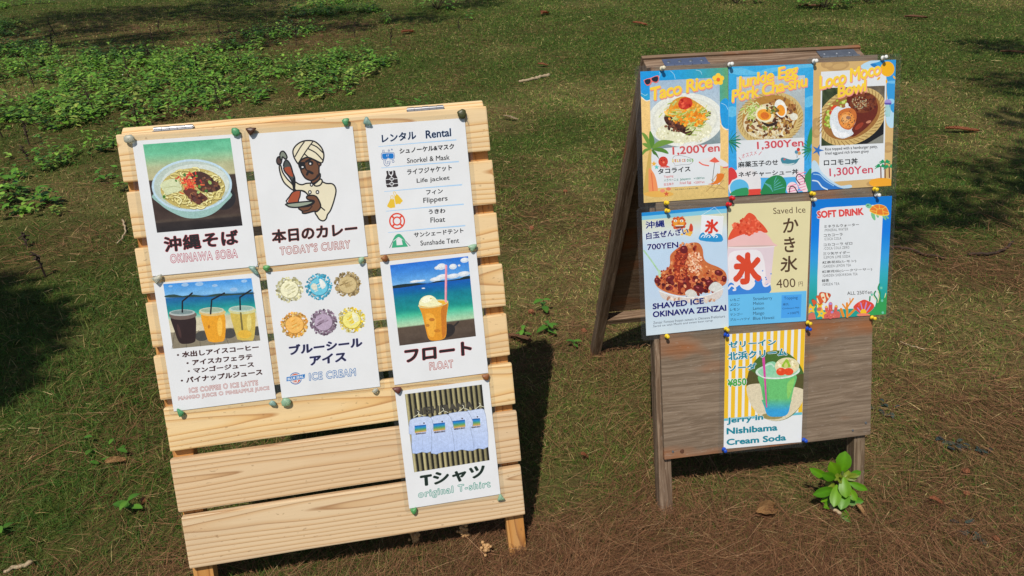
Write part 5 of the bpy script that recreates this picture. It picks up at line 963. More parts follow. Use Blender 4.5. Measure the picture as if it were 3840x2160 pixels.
GLASS = [(-.3073, 1.0399, 'clear', [(-48, -20), (-25, -38), (20, -38), (42, -12), (38, 20), (5, 36), (-38, 26)], 'clear white sea glass at the top left corner of the noodle poster'),
 (-.1015, 1.0378, 'green', [(-38, -10), (-25, -36), (8, -40), (34, -16), (32, 22), (0, 40), (-28, 24)], 'round green sea glass at the top right corner of the noodle poster'),
 (-.0717, 1.0382, 'brown', [(-46, -28), (0, -34), (46, -26), (40, 0), (12, 32), (-12, 38), (-30, 10)], 'dark brown sea glass at the top left corner of the curry poster'),
 (.1225, 1.0416, 'green', [(-32, -5), (-15, -30), (20, -32), (36, -18), (24, 4), (16, 34), (-14, 34)], 'irregular green sea glass at the top right corner of the curry poster'),
 (.1673, 1.0381, 'paleblue', [(-4, -44), (14, -34), (32, 10), (38, 38), (0, 34), (-34, 22), (-28, -16)], 'pale blue pointed sea glass at the top left corner of the rental poster'),
 (.3688, 1.0375, 'olive', [(-44, -8), (-30, -38), (4, -56), (36, -34), (42, 8), (20, 36), (-18, 40)], 'dark olive sea glass at the top right corner of the rental poster'),
 (-.1042, .7504, 'paleblue', [(-44, -30), (-14, -38), (12, -34), (24, 6), (40, 46), (26, 54), (-8, 24)], 'long pale blue sea glass between the noodle and iced drinks posters'),
 (-.2979, .7523, 'clear', [(-50, -18), (-10, -30), (36, -44), (38, -14), (20, 10), (-14, 48), (-30, 20)], 'clear white pointed sea glass at the top left corner of the iced drinks poster'),
 (-.0789, .7516, 'leafgreen', [(-34, 0), (-22, -24), (24, -24), (34, -8), (18, 14), (8, 34), (-18, 24)], 'bright green sea glass at the top left corner of the ice cream poster'),
 (.1199, .7477, 'palegreen', [(-28, 6), (-20, -24), (14, -32), (30, -24), (26, 8), (-6, 34), (-24, 28)], 'pale green sea glass at the top right corner of the ice cream poster'),
 (.1691, .7458, 'amber', [(-34, -8), (-8, -14), (2, -36), (22, -26), (34, 4), (18, 34), (-14, 30)], 'amber sea glass at the top left corner of the float poster'),
 (.3625, .7487, 'palegreen', [(-46, -20), (0, -34), (46, -28), (30, 2), (-2, 34), (-22, 30), (-30, 4)], 'wide pale green sea glass at the top right corner of the float poster'),
 (-.2958, .4643, 'green', [(-26, -42), (0, -26), (28, 0), (24, 22), (6, 42), (-16, 40), (-28, 0)], 'teardrop green sea glass at the bottom left corner of the iced drinks poster'),
 (-.1068, .4570, 'paleblue', [(-32, -4), (-8, -30), (22, -22), (34, 8), (26, 30), (0, 22), (-20, 16)], 'smaller pale sea glass at the bottom right corner of the iced drinks poster'),
 (-.0782, .4559, 'palegreen', [(-46, 18), (-38, -22), (-10, -44), (32, -32), (48, 2), (26, 34), (-20, 40)], 'largest pale green sea glass at the bottom left corner of the ice cream poster'),
 (.1150, .4543, 'clear', [(-30, -2), (-6, -24), (22, -22), (30, -6), (16, 16), (-6, 24), (-22, 14)], 'small whitish sea glass at the bottom right corner of the ice cream poster'),
 (.1628, .4498, 'redbrown', [(-44, -28), (4, -34), (42, -26), (40, 2), (22, 34), (4, 36), (-26, 2)], 'red brown sea glass at the top left corner of the T-shirt poster'),
 (.3628, .4521, 'amber', [(-36, -26), (0, -34), (34, -28), (36, -6), (24, 24), (4, 34), (-24, 10)], 'amber sea glass at the top right corner of the T-shirt poster'),
 (.3689, .1626, 'palegreen', [(-8, -36), (8, -30), (24, 0), (38, 28), (0, 34), (-34, 30), (-24, -4)], 'pale green triangular sea glass at the bottom right corner of the T-shirt poster'),
 (.1675, .1635, 'leafgreen', [(-32, -30), (-4, -24), (26, -34), (32, -10), (24, 18), (0, 38), (-20, 22)], 'heart shaped green sea glass at the bottom left corner of the T-shirt poster')]
rg = random.Random(9)
for u, v, c, pts, lab in GLASS:
    P = catmull(pts, 3, True); n = len(P); k = .00023; rings = []; jit = [rg.uniform(.9, 1.08) for _ in P]; th = rg.uniform(.9, 1.2); tx, ty = rg.uniform(-.0012, .0012), rg.uniform(-.0012, .0012)
    for f, z in ((.55, .0030), (.88, .0036), (1., .0056), (.96, .0074), (.80, .0092), (.48, .0102), (.05, .0106)): rings.append([(x * k * f * (jit[i] if f > .9 else 1) + tx * z * 80, -y * k * f * (jit[i] if f > .9 else 1) + ty * z * 80, .003 + (z - .003) * th) for i, (x, y) in enumerate(P)])
    V = [p for r_ in rings for p in r_]
    F = [[q * n + (i + 1) % n, q * n + i, (q + 1) * n + i, (q + 1) * n + (i + 1) % n] for q in range(len(rings) - 1) for i in range(n)]
    o = np_mesh('sea_glass_pin', V, np.array(F), GC[c], None, None, True); bm = bmesh.new(); bm.from_mesh(o.data); bmesh.ops.recalc_face_normals(bm, faces=bm.faces[:]); tf = max(bm.faces, key=lambda f: f.calc_center_median().z)
    if tf.normal.z < 0: bmesh.ops.reverse_faces(bm, faces=bm.faces[:])
    bm.to_mesh(o.data); bm.free(); o.matrix_world = MB[0] @ Matrix.Translation((u, v, .001)); tag(o, lab, 'sea glass', 'sea glass pins on the slatted board')
    if 'pale blue' in lab or 'olive' in lab:
        bm = bmesh.new(); d = {'pale blue p': ((0, .006, .005), (.000, .0105, .006)), 'long': ((.004, .004, .004), (.011, .018, .003)), 'dark olive': ((.007, -.002, .004), (.013, -.021, .002))}[[q for q in ('pale blue p', 'long', 'dark olive') if q in lab][0]]
        cyl(bm, d[0], d[1], .0005, 6); bm_obj('pin', bm, M['dullsteel'], o)

# ------------------------------------------------------------------ plants
def leaves(name, B, az, pitch, L, Wd, C, mat, parent=None, fold=.25, droop=.5, rows=4):
    """many pointed leaves in one mesh, each three verts wide"""
    n = len(B); B = np.asarray(B, float); t = np.linspace(0, 1, rows); wp = np.array([.10, .95, .80, .03]) if rows == 4 else np.sin(np.pi * np.clip(t * .93 + .05, 0, 1)) ** .75
    az, pitch, L, Wd = (np.broadcast_to(np.asarray(q, float), (n,)) for q in (az, pitch, L, Wd)); droop = np.broadcast_to(np.asarray(droop, float), (n,))
    V = np.empty((n, rows, 3, 3)); px, pz = np.zeros(n), np.zeros(n)
    for i in range(rows):
        if i:
            a_ = pitch - droop * t[i]; px = px + L / (rows - 1) * np.cos(a_); pz = pz + L / (rows - 1) * np.sin(a_)
        for j, s in enumerate((-1, 0, 1)):
            off = s * Wd / 2 * wp[i]; up = np.abs(off) * fold
            V[:, i, j, 0] = B[:, 0] + px * np.cos(az) - off * np.sin(az); V[:, i, j, 1] = B[:, 1] + px * np.sin(az) + off * np.cos(az); V[:, i, j, 2] = B[:, 2] + pz + up
    idx = np.arange(rows * 3).reshape(rows, 3); f = np.stack([idx[:-1, :-1].ravel(), idx[:-1, 1:].ravel(), idx[1:, 1:].ravel(), idx[1:, :-1].ravel()], 1)
    F = (np.arange(n)[:, None, None] * rows * 3 + f[None]).reshape(-1, 4); Cc = np.repeat(np.asarray(C)[:, None], rows * 3, 1).reshape(n, rows, 3, 3).copy(); Cc[:, :, 1] *= 1.15
    return np_mesh(name, V.reshape(-1, 3), F, mat, Cc.reshape(-1, 3), parent, True)

def tube(bm, pts, r0, r1, n=7):
    pts = [Vector(p) for p in pts]; rings = []
    for i, p in enumerate(pts):
        d = (pts[min(i + 1, len(pts) - 1)] - pts[max(i - 1, 0)]).normalized(); q = d.to_track_quat('Z', 'Y'); r_ = r0 + (r1 - r0) * i / max(1, len(pts) - 1)
        rings.append([bm.verts.new(p + q @ Vector((r_ * math.cos(2 * math.pi * k / n), r_ * math.sin(2 * math.pi * k / n), 0))) for k in range(n)])
    for a_, b_ in zip(rings, rings[1:]):
        for k in range(n): bm.faces.new((a_[k], a_[(k + 1) % n], b_[(k + 1) % n], b_[k]))
    bm.faces.new(rings[0][::-1]); bm.faces.new(rings[-1])

M['stem'] = mat_simple('green_stem', lin((96, 118, 52)), .6, var=.2)
M['deadstem'] = mat_simple('dead_stem', lin((58, 42, 30)), .85, var=.3, bumpy=.3)
M['bark'] = mat_simple('bark', lin((128, 92, 66)), .85, var=.35, vscale=40., bumpy=.5)
M['stickgrey'] = mat_simple('bleached_stick', lin((176, 154, 122)), .8, var=.3, vscale=30., bumpy=.4)
M['cone'] = mat_simple('cone_scales', lin((138, 84, 52)), .8, var=.35, vscale=200., bumpy=.6)
def H(x, y): return float(gh(np.array([x]), np.array([y]))[0])
def at(x, y, dz=0): return Matrix.Translation((x, y, H(x, y) + dz))

# low broad leaved weeds at the back left
PATCH = np.array([(-6.43, 9.62), (-5.22, 9.44), (-4.16, 10.87), (-2.65, 9.45), (-1.72, 7.9), (-1.38, 5.9), (-1.7, 5.5), (-2.15, 5.6), (-2.39, 5.25), (-2.5, 4.7), (-2.75, 4.1), (-3.0, 3.6), (-5.0, 3.8), (-8.5, 7.), (-10.5, 13.), (-7.5, 13.)])
def inpoly(x, y, P):
    c = np.zeros(len(x), bool)
    for (x1, y1), (x2, y2) in zip(P, np.roll(P, -1, 0)): c ^= ((y1 > y) != (y2 > y)) & (x < (x2 - x1) * (y - y1) / (y2 - y1 + 1e-12) + x1)
    return c
rw = np.random.RandomState(12)
x = rw.uniform(-10, -.6, 22000); y = rw.uniform(3.4, 13.0, 22000); nz = fbm(x, y, 61, 3, .7)
ok = inpoly(x, y, PATCH) & (nz + .34 * (fbm(x, y, 63, 2, .3) - .5) > .46 - .15 * gauss(x, y, -3.2, 6.2, 1.6, 1.4) + .07 * (y > 7.6)); edge = ~inpoly(x, y, PATCH) & (gauss(x, y, -3.0, 5.5, 2.6, 2.6) > .25) & (nz > .62)
far = (((y > 9) & (x > -4.5) & (x < -1.5)) & (nz > .62)); ok = ok | edge | far; x, y = x[ok], y[ok]; sel = rw.permutation(len(x))[:5600]; x, y = x[sel], y[sel]
B, AZ, PI_, LL, CC = [], [], [], [], []
for a_, b_ in zip(x, y):
    h = (.025 + .13 * rw.rand() ** 1.5) * (1.5 if rw.rand() < .15 else 1); nn = rw.randint(2, 5); t0 = rw.rand() * 6.28; g0 = H(a_, b_); sz = .55 + .7 * rw.rand() ** 2; cb = lin([(110, 154, 50), (92, 138, 46), (132, 168, 66), (76, 114, 40), (146, 160, 74)][rw.choice(5, p=[.34, .26, .2, .12, .08])]) * rw.uniform(.7, 1.15)
    for k in range(nn):
        for s in (0, np.pi):
            B.append((a_ + rw.normal(0, .012), b_ + rw.normal(0, .012), g0 + h * (k + 1) / nn)); AZ.append(t0 + k * 1.57 + s + rw.normal(0, .25)); PI_.append(rw.uniform(.0, .75)); LL.append(sz * rw.uniform(.038, .066) * (1.15 - .35 * k / nn)); CC.append(cb * rw.uniform(.8, 1.2))
B, AZ, PI_, LL, CC = map(np.array, (B, AZ, PI_, LL, CC))
o = leaves('weed_ground_cover', B, AZ, PI_, LL, LL * .55, CC, M['leaf']); tag(o, 'low bright green broad leaved weeds covering the ground behind the slatted board', 'weeds', kind='stuff')
nf = 70; k = rw.permutation(len(B))[:nf]; o = leaves('weed_flowers', B[k] + (0, 0, .02), rw.rand(nf) * 6, .3, .016, .013, np.tile(lin((226, 224, 214)), (nf, 1)), M['litter']); tag(o, 'tiny white flowers among the green weeds', 'flowers', kind='stuff')

def plant(name, x, y, h, pairs, size, label, cols=((92, 138, 46), (76, 122, 40)), cat='seedling', group='seedlings in the lawn', seed=1, spread=0.0):
    r_ = np.random.RandomState(seed); root = empty(name, at(x, y), label, cat, group); bm = bmesh.new(); tube(bm, [(0, 0, -.01), (.003, 0, h * .5), (0, .002, h)], .0022, .0014); bm_obj('stem', bm, M['stem'], root)
    B, A, P, L, C = [], [], [], [], []
    for k in range(pairs):
        for s in (0, math.pi):
            B.append((r_.normal(0, spread), r_.normal(0, spread), h * (k + 1) / pairs)); A.append(k * 1.57 + s + r_.normal(0, .2) + seed); P.append(r_.uniform(.1, .6)); L.append(size * r_.uniform(.8, 1.2) * (1.1 - .3 * k / pairs)); C.append(lin(cols[r_.randint(len(cols))]) * r_.uniform(.85, 1.15))
    leaves('foliage', B, A, P, np.array(L), np.array(L) * .5, C, M['leaf'], root, rows=6, droop=.7); return root
plant('seedling', .117, 2.345, .055, 2, .042, 'leafy seedling just right of the slatted board, farther of a close pair', seed=2)
plant('seedling', .125, 2.185, .045, 3, .040, 'wider leafy seedling just right of the slatted board, nearer of a close pair', seed=5)
plant('seedling', .035, 2.17, .03, 2, .03, 'small seedling hard against the right edge of the slatted board', seed=6)
plant('seedling', .209, 2.093, .025, 2, .03, 'tiny seedling between the two sign boards', seed=8)
plant('seedling', -1.0, 1.368, .045, 2, .038, 'two leaved seedling in the grass left of the lowest slat', seed=3)
plant('seedling', -1.30, 1.302, .03, 2, .034, 'seedling at the left edge of the picture near the bottom', seed=4)
plant('seedling', -1.22, 1.60, .03, 4, .03, 'clover like cluster of small leaves in the left grass', seed=14, spread=.05)
plant('seedling', -.50, 9.9, .10, 3, .10, 'taller leafy weed standing alone at the back middle of the lawn', seed=9, spread=.03)
for i, (a_, b_, q) in enumerate(((-2.0, 5.15, 'first'), (-2.9, 4.0, 's'), (-2.45, 3.6, 's'), (-2.35, 3.95, 's'), (-3.0, 3.45, 's'))):
    plant('seedling', a_, b_, .07, 3, .05, ['bright seedling between the weeds and the slatted board top', 'bushy seedling below the weed patch at the far left', 'lowest seedling of the loose row left of the slatted board', 'seedling close to the slatted board top left corner', 'leftmost pale seedling in the shade below the weeds'][i], seed=20 + i, spread=.02)
def bush(x, y, h, n, label, seed):
    r_ = np.random.RandomState(seed); root = empty('low_bush', at(x, y), label, 'bush', 'bushes along the back of the lawn'); bm = bmesh.new()
    for k in range(7): t = k * .9; tube(bm, [(0, 0, -.01), (.12 * math.cos(t), .1 * math.sin(t), h * .5), (.22 * math.cos(t), .18 * math.sin(t), h * .9)], .006, .003, 5)
    bm_obj('branches', bm, M['deadstem'], root); q = r_.rand(n) ** .5 * .34; t = r_.rand(n) * 6.28; B = np.stack([q * np.cos(t), q * np.sin(t) * .8, h * (.25 + .8 * r_.rand(n)) * (1 - .35 * q / .34)], 1)
    L = r_.uniform(.045, .08, n); C = np.array([lin([(104, 152, 54), (84, 132, 46), (120, 160, 70)][i]) for i in r_.randint(0, 3, n)]) * r_.uniform(.75, 1.15, (n, 1)); leaves('foliage', B, t + r_.normal(0, .6, n), r_.uniform(-.1, .8, n), L, L * .55, C, M['leaf'], root)
bush(-.974, 10.98, .28, 160, 'small leafy bush at the top edge left of the middle', 31); bush(4.263, 10.15, .30, 260, 'leafy bush at the top edge behind the plywood board', 32); bush(5.0, 10.55, .22, 140, 'smaller bush right of the one behind the plywood board', 33); bush(3.3, 10.9, .2, 90, 'low bush left of the one behind the plywood board', 34)
rs = random.Random(17)
for i, (a_, b_) in enumerate(((-5.2, 8.6), (-4.6, 7.6), (-3.9, 8.3), (-2.6, 7.2), (-2.35, 6.0), (-3.1, 5.4), (-3.5, 4.9), (-4.0, 5.6), (-3.0, 4.35), (-2.75, 3.75), (-1.75, 8.7), (-1.25, 8.1), (-.55, 8.9), (-3.2, 10.2), (-2.25, 3.05), (-2.0, 2.75), (-3.4, 6.6), (-2.9, 6.9), (-4.2, 6.5), (-4.9, 7.0), (-3.6, 7.5), (-5.6, 9.4), (-4.4, 9.6), (-3.4, 9.0), (-2.2, 5.5), (-2.6, 5.0), (-3.2, 4.7), (-4.4, 5.0), (-2.3, 8.2))):
    bm = bmesh.new(); hh = rs.uniform(.12, .24) * (.5 if b_ < 4.5 else 1); lx, ly = rs.uniform(-.03, .03), rs.uniform(-.03, .03); tube(bm, [(0, 0, -.01), (lx * .4, ly * .3, hh * .5), (lx, ly, hh)], .005, .003, 5)
    for k in range(16): z = hh * rs.uniform(.25, 1.0); t = rs.uniform(0, 6.28); q = rs.uniform(.008, .028); tube(bm, [(lx * z / hh, ly * z / hh, z), (lx * z / hh + q * math.cos(t), ly * z / hh + q * math.sin(t), z + rs.uniform(-.01, .02))], .0045, .003, 4)
    o = bm_obj('dried_weed_stalk', bm, M['deadstem']); o.matrix_world = at(a_, b_); tag(o, 'dark dried up weed stalk standing among the green weeds and grass', 'dead weed', 'dried weed stalks')

# the glossy sapling by the plywood board's right leg
root = empty('sapling', at(.815, 1.335), 'glossy bright green sapling growing at the right leg of the plywood board', 'sapling')
SC = .000160
def P3(p, d): return Vector(((p[0] - 700) * SC, d, (1120 - p[1]) * SC * 1.1))
bm = bmesh.new(); tube(bm, [(0, 0, -.02), (.002, .004, .05), (-.002, .006, .11), P3((705, 560), .008)], .0032, .0024, 8); bm_obj('stem', bm, M['stem'], root)
M['gloss'] = mat_vcol('glossy_leaf', .42, .35, .2, .55)
LV = [((700, 560), (740, 245), 215, .03, .03), ((640, 570), (470, 325), 180, .015, .01), ((580, 590), (312, 440), 150, .0, -.01), ((560, 660), (200, 488), 130, .01, .02), ((695, 560), (672, 740), 180, -.005, -.04), ((770, 640), (1030, 580), 110, .02, .02), ((780, 650), (1052, 715), 110, .0, -.02), ((620, 690), (480, 850), 160, -.01, -.05),
      ((620, 790), (182, 720), 150, .0, -.03), ((760, 740), (600, 905), 190, -.01, -.05), ((800, 760), (890, 860), 130, 0, -.03), ((690, 1000), (1045, 935), 150, .0, -.02), ((640, 1010), (400, 980), 140, .0, -.03), ((540, 930), (370, 920), 80, .0, -.02), ((620, 1000), (775, 1105), 130, -.01, -.06), ((760, 570), (905, 490), 60, .0, -.01), ((660, 560), (600, 470), 50, .0, -.02)]
rq = random.Random(6)
for k in range(15):
    lvl = k % 3; t = k * 2.4; px_ = 700 + rq.uniform(-40, 40); py_ = (600, 780, 980)[lvl]; ln = (190, 215, 200)[lvl] * rq.uniform(.8, 1.1); LV.append(((px_, py_), (px_ + ln * math.cos(t), py_ - (60, 10, -10)[lvl] + rq.uniform(-25, 25)), 120 * rq.uniform(.85, 1.15), 0, math.sin(t) * ln * SC * .8))
rl = random.Random(2)
for i, (b_, t_, w_, d0, d1) in enumerate(LV):
    p0, p1 = P3(b_, d0 * .4), P3(t_, d1); d = p1 - p0; Ln = d.length; d.normalize(); view = Vector((-.42, -.75, .5)); side = d.cross(view).normalized(); nrm = side.cross(d).normalized(); V = []; C = []
    col = lin([(112, 178, 22), (130, 188, 28), (98, 166, 24)][i % 3]) if i < 15 else lin((150, 170, 50))
    for r_ in range(8):
        t = r_ / 7; wv = (math.sin(math.pi * min(1, t ** 1.25 * .94 + .03)) ** .7) if r_ < 7 else .08
        for s in (-1, -.5, 0, .5, 1):
            e = rl.uniform(.94, 1.06); q = p0 + d * Ln * t + side * (s * w_ * SC * .52 * wv * e) + nrm * (abs(s) * w_ * SC * .10 * wv - (t - .5) ** 2 * .012 + .003); V.append(q); C.append(col * ((1.25 if s == 0 else 1.0) * rl.uniform(.93, 1.05)))
    k = np.arange(40).reshape(8, 5); np_mesh('leaf', V, np.stack([k[:-1, :-1].ravel(), k[:-1, 1:].ravel(), k[1:, 1:].ravel(), k[1:, :-1].ravel()], 1), M['gloss'], C, root, True)

# ------------------------------------------------------------------ things lying on the grass
def stick(name, pts, r0, r1, mat, label, cat='stick', group='sticks and twigs on the grass', dz=.012):
    bm = bmesh.new(); x0, y0 = pts[0]; P = []
    for i in range(len(pts) - 1):
        for k in range(5): t = k / 5; P.append((pts[i][0] * (1 - t) + pts[i + 1][0] * t, pts[i][1] * (1 - t) + pts[i + 1][1] * t))
    P.append(pts[-1]); r_ = random.Random(label); tube(bm, [(px - x0 + r_.uniform(-r0, r0) * .7, py - y0 + r_.uniform(-r0, r0) * .7, H(px, py) - H(x0, y0) + dz + r_.uniform(-r0, r0) * .6) for px, py in P], r0, r1, 8)
    o = bm_obj(name, bm, M[mat], None, True); o.matrix_world = at(x0, y0); return tag(o, label, cat, group)
stick('stick', [(.104, 6.148), (.19, 6.20), (.25, 6.253), (.30, 6.33), (.373, 6.396)], .011, .016, 'stickgrey', 'bleached crooked stick on the lawn between the two boards')
stick('twig', [(1.66, 2.81), (1.72, 2.79), (1.792, 2.722), (1.84, 2.70)], .007, .004, 'deadstem', 'dark twig just right of the soft drink list')
stick('twig', [(1.939, 2.721), (2.05, 2.73), (2.12, 2.76), (2.2, 2.83)], .006, .005, 'deadstem', 'dark curved twig lying at the right edge of the picture')
stick('twig', [(1.62, 3.30), (1.75, 3.36), (1.86, 3.42)], .005, .004, 'deadstem', 'dark straight twig right of the loco moco poster')
stick('twig', [(.784, 1.318), (.792, 1.303), (.803, 1.288)], .0035, .005, 'stickgrey', 'short pale twig below the glossy sapling', dz=.02)
stick('twig', [(-1.215, 1.18), (-1.19, 1.195), (-1.165, 1.21)], .004, .006, 'stickgrey', 'split pale stick in the bottom left corner')
stick('twig', [(-1.95, 3.35), (-1.86, 3.2), (-1.83, 3.05)], .005, .003, 'stickgrey', 'thin grey twig in the grass left of the top slat')
stick('twig', [(1.33, 2.06), (1.35, 2.03), (1.39, 2.01)], .0022, .002, 'stickgrey', 'short whitish twig right of the soft drink list bottom')
def flake(x, y, L, W_, az, label, mat='bark', curl=.5, name='bark_piece', cat='bark', group='bark pieces on the lawn', tilt=.12):
    r_ = random.Random(label); bm = bmesh.new(); n, m = 7, 5; g = []
    for i in range(n):
        t = i / (n - 1); w_ = W_ * (math.sin(math.pi * (t * .9 + .05)) ** .5) * r_.uniform(.85, 1.1); g.append([bm.verts.new(((t - .5) * L, (j / (m - 1) - .5) * w_, .006 + curl * W_ * ((j / (m - 1) - .5) * 2) ** 2 * .5 + .01 * math.sin(t * 3 + 1) + r_.uniform(-.0015, .0015))) for j in range(m)])
    for i in range(n - 1):
        for j in range(m - 1): bm.faces.new((g[i][j], g[i + 1][j], g[i + 1][j + 1], g[i][j + 1]))
    bmesh.ops.solidify(bm, geom=bm.faces[:], thickness=.004); o = bm_obj(name, bm, M[mat], None, False); o.matrix_world = at(x, y, .012) @ Matrix.Rotation(az, 4, 'Z') @ Matrix.Rotation(tilt, 4, 'X'); return tag(o, label, cat, group)
M['redbark'] = mat_simple('red_bark', lin((158, 96, 62)), .8, var=.3, vscale=40., bumpy=.5); M['dryleaf'] = mat_simple('dry_leaf', lin((188, 146, 96)), .7, var=.25, vscale=50., bumpy=.4)
flake(2.90, 4.47, .21, .045, -.1, 'long reddish bark strip on the lawn right of the loco moco poster', 'redbark'); flake(4.95, 9.09, .28, .08, 0, 'brown bark piece near the top edge of the lawn right of the plywood board'); flake(4.75, 6.83, .30, .05, -.2, 'dark bark strip at the right edge of the lawn'); flake(.53, 10.2, .22, .11, 1.1, 'upright looking bark chip near the top edge between the boards', 'redbark')
flake(.335, 6.76, .10, .035, 0, 'small pinkish bark flake behind the crooked stick', 'redbark'); flake(-1.147, 8.83, .2, .07, .9, 'reddish bark flake on the back lawn above the slatted board', 'redbark'); flake(1.62, 9.09, .2, .06, -.7, 'small reddish bark chip near the top edge left of the plywood board', 'redbark'); flake(.02, 5.0, .12, .025, -.5, 'pale bark sliver right of the slatted board top corner', 'stickgrey'); flake(4.1, 10.2, .35, .08, .1, 'flat grey bark lying before the back bush')
flake(.62, 1.31, .06, .038, .3, 'curled tan dead leaf on the needles below the plywood board', 'dryleaf', 1.1, 'dead_leaf', 'leaf', 'dead leaves', .5); flake(-1.127, 1.552, .05, .02, .5, 'narrow pale dead leaf in the grass left of the slatted board', 'dryleaf', .6, 'dead_leaf', 'leaf', 'dead leaves', .3); flake(1.06, 1.32, .04, .014, -.3, 'rusty dead leaf right of the glossy sapling', 'redbark', .6, 'dead_leaf', 'leaf', 'dead leaves'); flake(.86, 1.30, .03, .012, -1.0, 'small cream dead leaf below the right leg of the plywood board', 'dryleaf', .6, 'dead_leaf', 'leaf', 'dead leaves'); flake(.19, 1.52, .022, .014, 0., 'small orange dead leaf right of the slatted board shadow', 'redbark', .6, 'dead_leaf', 'leaf', 'dead leaves')
flake(.02, 2.13, .11, .03, 2.4, 'brown bark scrap beside the slatted board right edge', 'bark')
_cv = None
def cone(x, y, r_, label, mat='cone'):
    bm = bmesh.new(); q = random.Random(label); bmesh.ops.create_icosphere(bm, subdivisions=3, radius=r_)
    for v in bm.verts:
        n = v.co.normalized(); k = .5 + .5 * math.cos(9 * math.atan2(n.y, n.x) + 3 * math.floor(n.z * 4)) ; v.co = Vector((n.x, n.y * 1.0, n.z * .85)) * r_ * (.82 + .3 * k * (.5 + .5 * math.cos(n.z * 16)))
    o = bm_obj('tree_cone', bm, M[mat]); o.matrix_world = at(x, y, r_ * .7 + .004) @ Matrix.Rotation(q.uniform(0, 3), 4, 'Z') @ Matrix.Rotation(q.uniform(0, 1.5), 4, 'X'); tag(o, label, 'cone', 'small fallen cones')
for x_, y_, r_, lab in ((1.204, 1.438, .010, 'reddish cone in the grass right of the glossy sapling'), (1.158, 1.356, .008, 'cone nearest the right edge below the plywood board height'), (1.145, 1.208, .009, 'cone in the bottom right corner among purple tinged weeds'), (-.982, 1.40, .010, 'red brown cone beside the two leaved seedling at left'), (.101, 3.104, .012, 'cone on the bare lawn right of the rental poster'), (.297, 3.598, .012, 'cone on the tan lawn left of the taco rice poster'), (.255, 2.187, .011, 'dark cone left of the rear leg of the plywood board'), (.07, 2.33, .013, 'spiky dark cone beside the seedlings')): cone(x_, y_, r_, lab)
for i, (x_, y_) in enumerate(((-.25, 1.236), (-.13, 1.248), (-.075, 1.20))):
    bm = bmesh.new(); q = random.Random(i); hh = (.05, .045, .035)[i]; tube(bm, [(0, 0, -.01), (.004, 0, hh * .5), (.002, .003, hh)], .0022, .0014, 5)
    for k in range(22):
        z = hh * q.uniform(.45, 1.05); bmesh.ops.create_icosphere(bm, subdivisions=1, radius=q.uniform(.003, .0055), matrix=Matrix.Translation((q.gauss(0, .006), q.gauss(0, .006), z)))
    o = bm_obj('dry_seed_head', bm, M['dryleaf']); o.matrix_world = at(x_, y_); tag(o, ['tall dry seed head at the edge of the slatted board shadow, leftmost of three', 'round dry seed head in the middle of three below the slatted board', 'shortest dry seed head near the right leg of the slatted board'][i], 'seed head', 'dry seed heads below the slatted board')
def grey_weed(x, y, label, seed):
    plant('grey_weed', x, y, .015, 4, .024, label, ((70, 84, 74), (58, 70, 66)), 'weed', 'grey leaved weeds', seed, .02)
grey_weed(1.233, 1.554, 'grey green small weed in the lawn right of the plywood board leg', 41); grey_weed(1.285, 1.53, 'second grey green weed a little right of the first one', 42); grey_weed(1.10, 1.235, 'dark grey leaved weed cluster at the bottom right', 43); grey_weed(1.12, 1.70, 'bluish grey weed right of the plywood board bottom corner', 44)

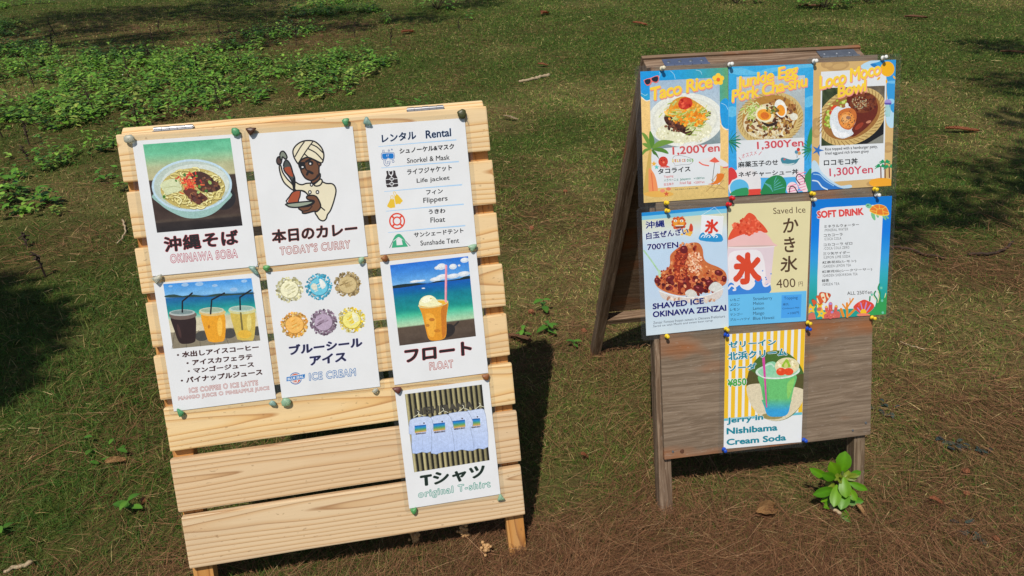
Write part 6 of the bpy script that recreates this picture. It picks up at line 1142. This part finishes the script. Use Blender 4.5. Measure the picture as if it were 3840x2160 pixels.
# ------------------------------------------------------------------ shade trees standing outside the picture
def tree(x, y, clusters, n, label, seed, r_trunk=.14, spread=1.0):
    r_ = np.random.RandomState(seed); root = empty('pine_tree', at(x, y), label, 'tree', 'shade trees'); bm = bmesh.new(); C = np.array(clusters, float); C[:, 3] *= spread; top = C[:, 2].max() * .95; cx, cy = C[:, 0].mean() - x, C[:, 1].mean() - y
    tr = [(0, 0, -.1), (.05 * cx, .05 * cy, top * .3), (.15 * cx, .15 * cy, top * .6), (.3 * cx, .3 * cy, top)]; tube(bm, tr, r_trunk, .05, 12)
    for c in C: tube(bm, [(.2 * cx, .2 * cy, top * .7 * min(1, c[2] / top)), ((c[0] - x) * .6, (c[1] - y) * .6, c[2] * .93), (c[0] - x, c[1] - y, c[2])], .045, .012, 6)
    bm_obj('trunk', bm, M['bark'], root, True); B = []
    w_ = C[:, 3] ** 2; k = r_.choice(len(C), n, p=w_ / w_.sum()); d = r_.normal(0, 1, (n, 3)); d /= np.linalg.norm(d, axis=1, keepdims=True); q = r_.rand(n) ** .45; P = C[k, :3] + d * (q * C[k, 3])[:, None] * (1, 1, .55) - (x, y, H(x, y)); L = r_.uniform(.08, .17, n); Cc = np.tile(lin((60, 92, 40)), (n, 1)) * r_.uniform(.7, 1.2, (n, 1))
    leaves('crown', P, r_.rand(n) * 6.28, r_.uniform(-.9, .7, n), L, L * .34, Cc, M['leaf'], root, rows=4)
def over(gx_, gy_, h, rad): k = h / SUN.z; return (gx_ + SUN.x * k, gy_ + SUN.y * k, h, rad)
tree(-4.6, -.9, [over(-2.30, 2.15, 4.6, .42), over(-2.05, 2.25, 4.5, .30), over(-2.75, 2.0, 4.7, .5), over(-2.5, 1.5, 4.6, .5), over(-1.86, 2.36, 4.5, .16), over(-3.2, 2.6, 4.9, .5), over(-2.0, 1.82, 4.5, .36), over(-1.9, 1.55, 4.5, .26), over(-2.2, 1.5, 4.5, .4), over(-2.3, 2.4, 4.6, .4), over(-1.85, 2.05, 4.4, .26), over(-2.5, 1.9, 4.6, .5), over(-3.1, 3.6, 5.2, .3)], 13000, 'pine standing left of the slatted board, outside the picture, shading the left grass', 3)
tree(-7.6, 5.2, [over(-6.2, 11.2, 7, .9), over(-4.9, 11.4, 7.3, .8), over(-3.6, 11.0, 7.1, .7), over(-2.4, 10.8, 7., .6), over(-6.8, 9.6, 6.5, .7), over(-5.4, 9.9, 6.6, .45), over(-2.0, 9.6, 6.8, .4), over(-1.2, 10.2, 7, .45), over(-4.0, 12.8, 7.6, .9), over(-.6, 11.6, 7.2, .5), over(-4.1, 8.1, 6.3, .35), over(-6.6, 7.8, 6.2, .5), over(-5.2, 6.6, 6., .4), over(-2.9, 8.6, 6.6, .4), over(-4.4, 9.0, 6.4, .45), over(-3.0, 9.6, 6.8, .5)], 9500, 'tall pine at the back left, outside the picture, shading the weeds', 4, .18, 1.3)
tree(5.4, 1.2, [over(3.6, 4.6, 6, .34), over(4.2, 5.6, 6.2, .4), over(3.2, 4.0, 5.8, .24), over(2.8, 3.65, 5.7, .3), over(2.15, 3.25, 5.6, .24), over(4.9, 7.2, 6.4, .4), over(3.4, 3.2, 5.7, .4), over(2.9, 3.1, 5.6, .25), over(2.4, 2.3, 5.4, .25), over(1.75, 3.05, 5.5, .16)], 2000, 'pine standing right of the plywood board, outside the picture, dappling the right lawn', 5, .14, 1.35)
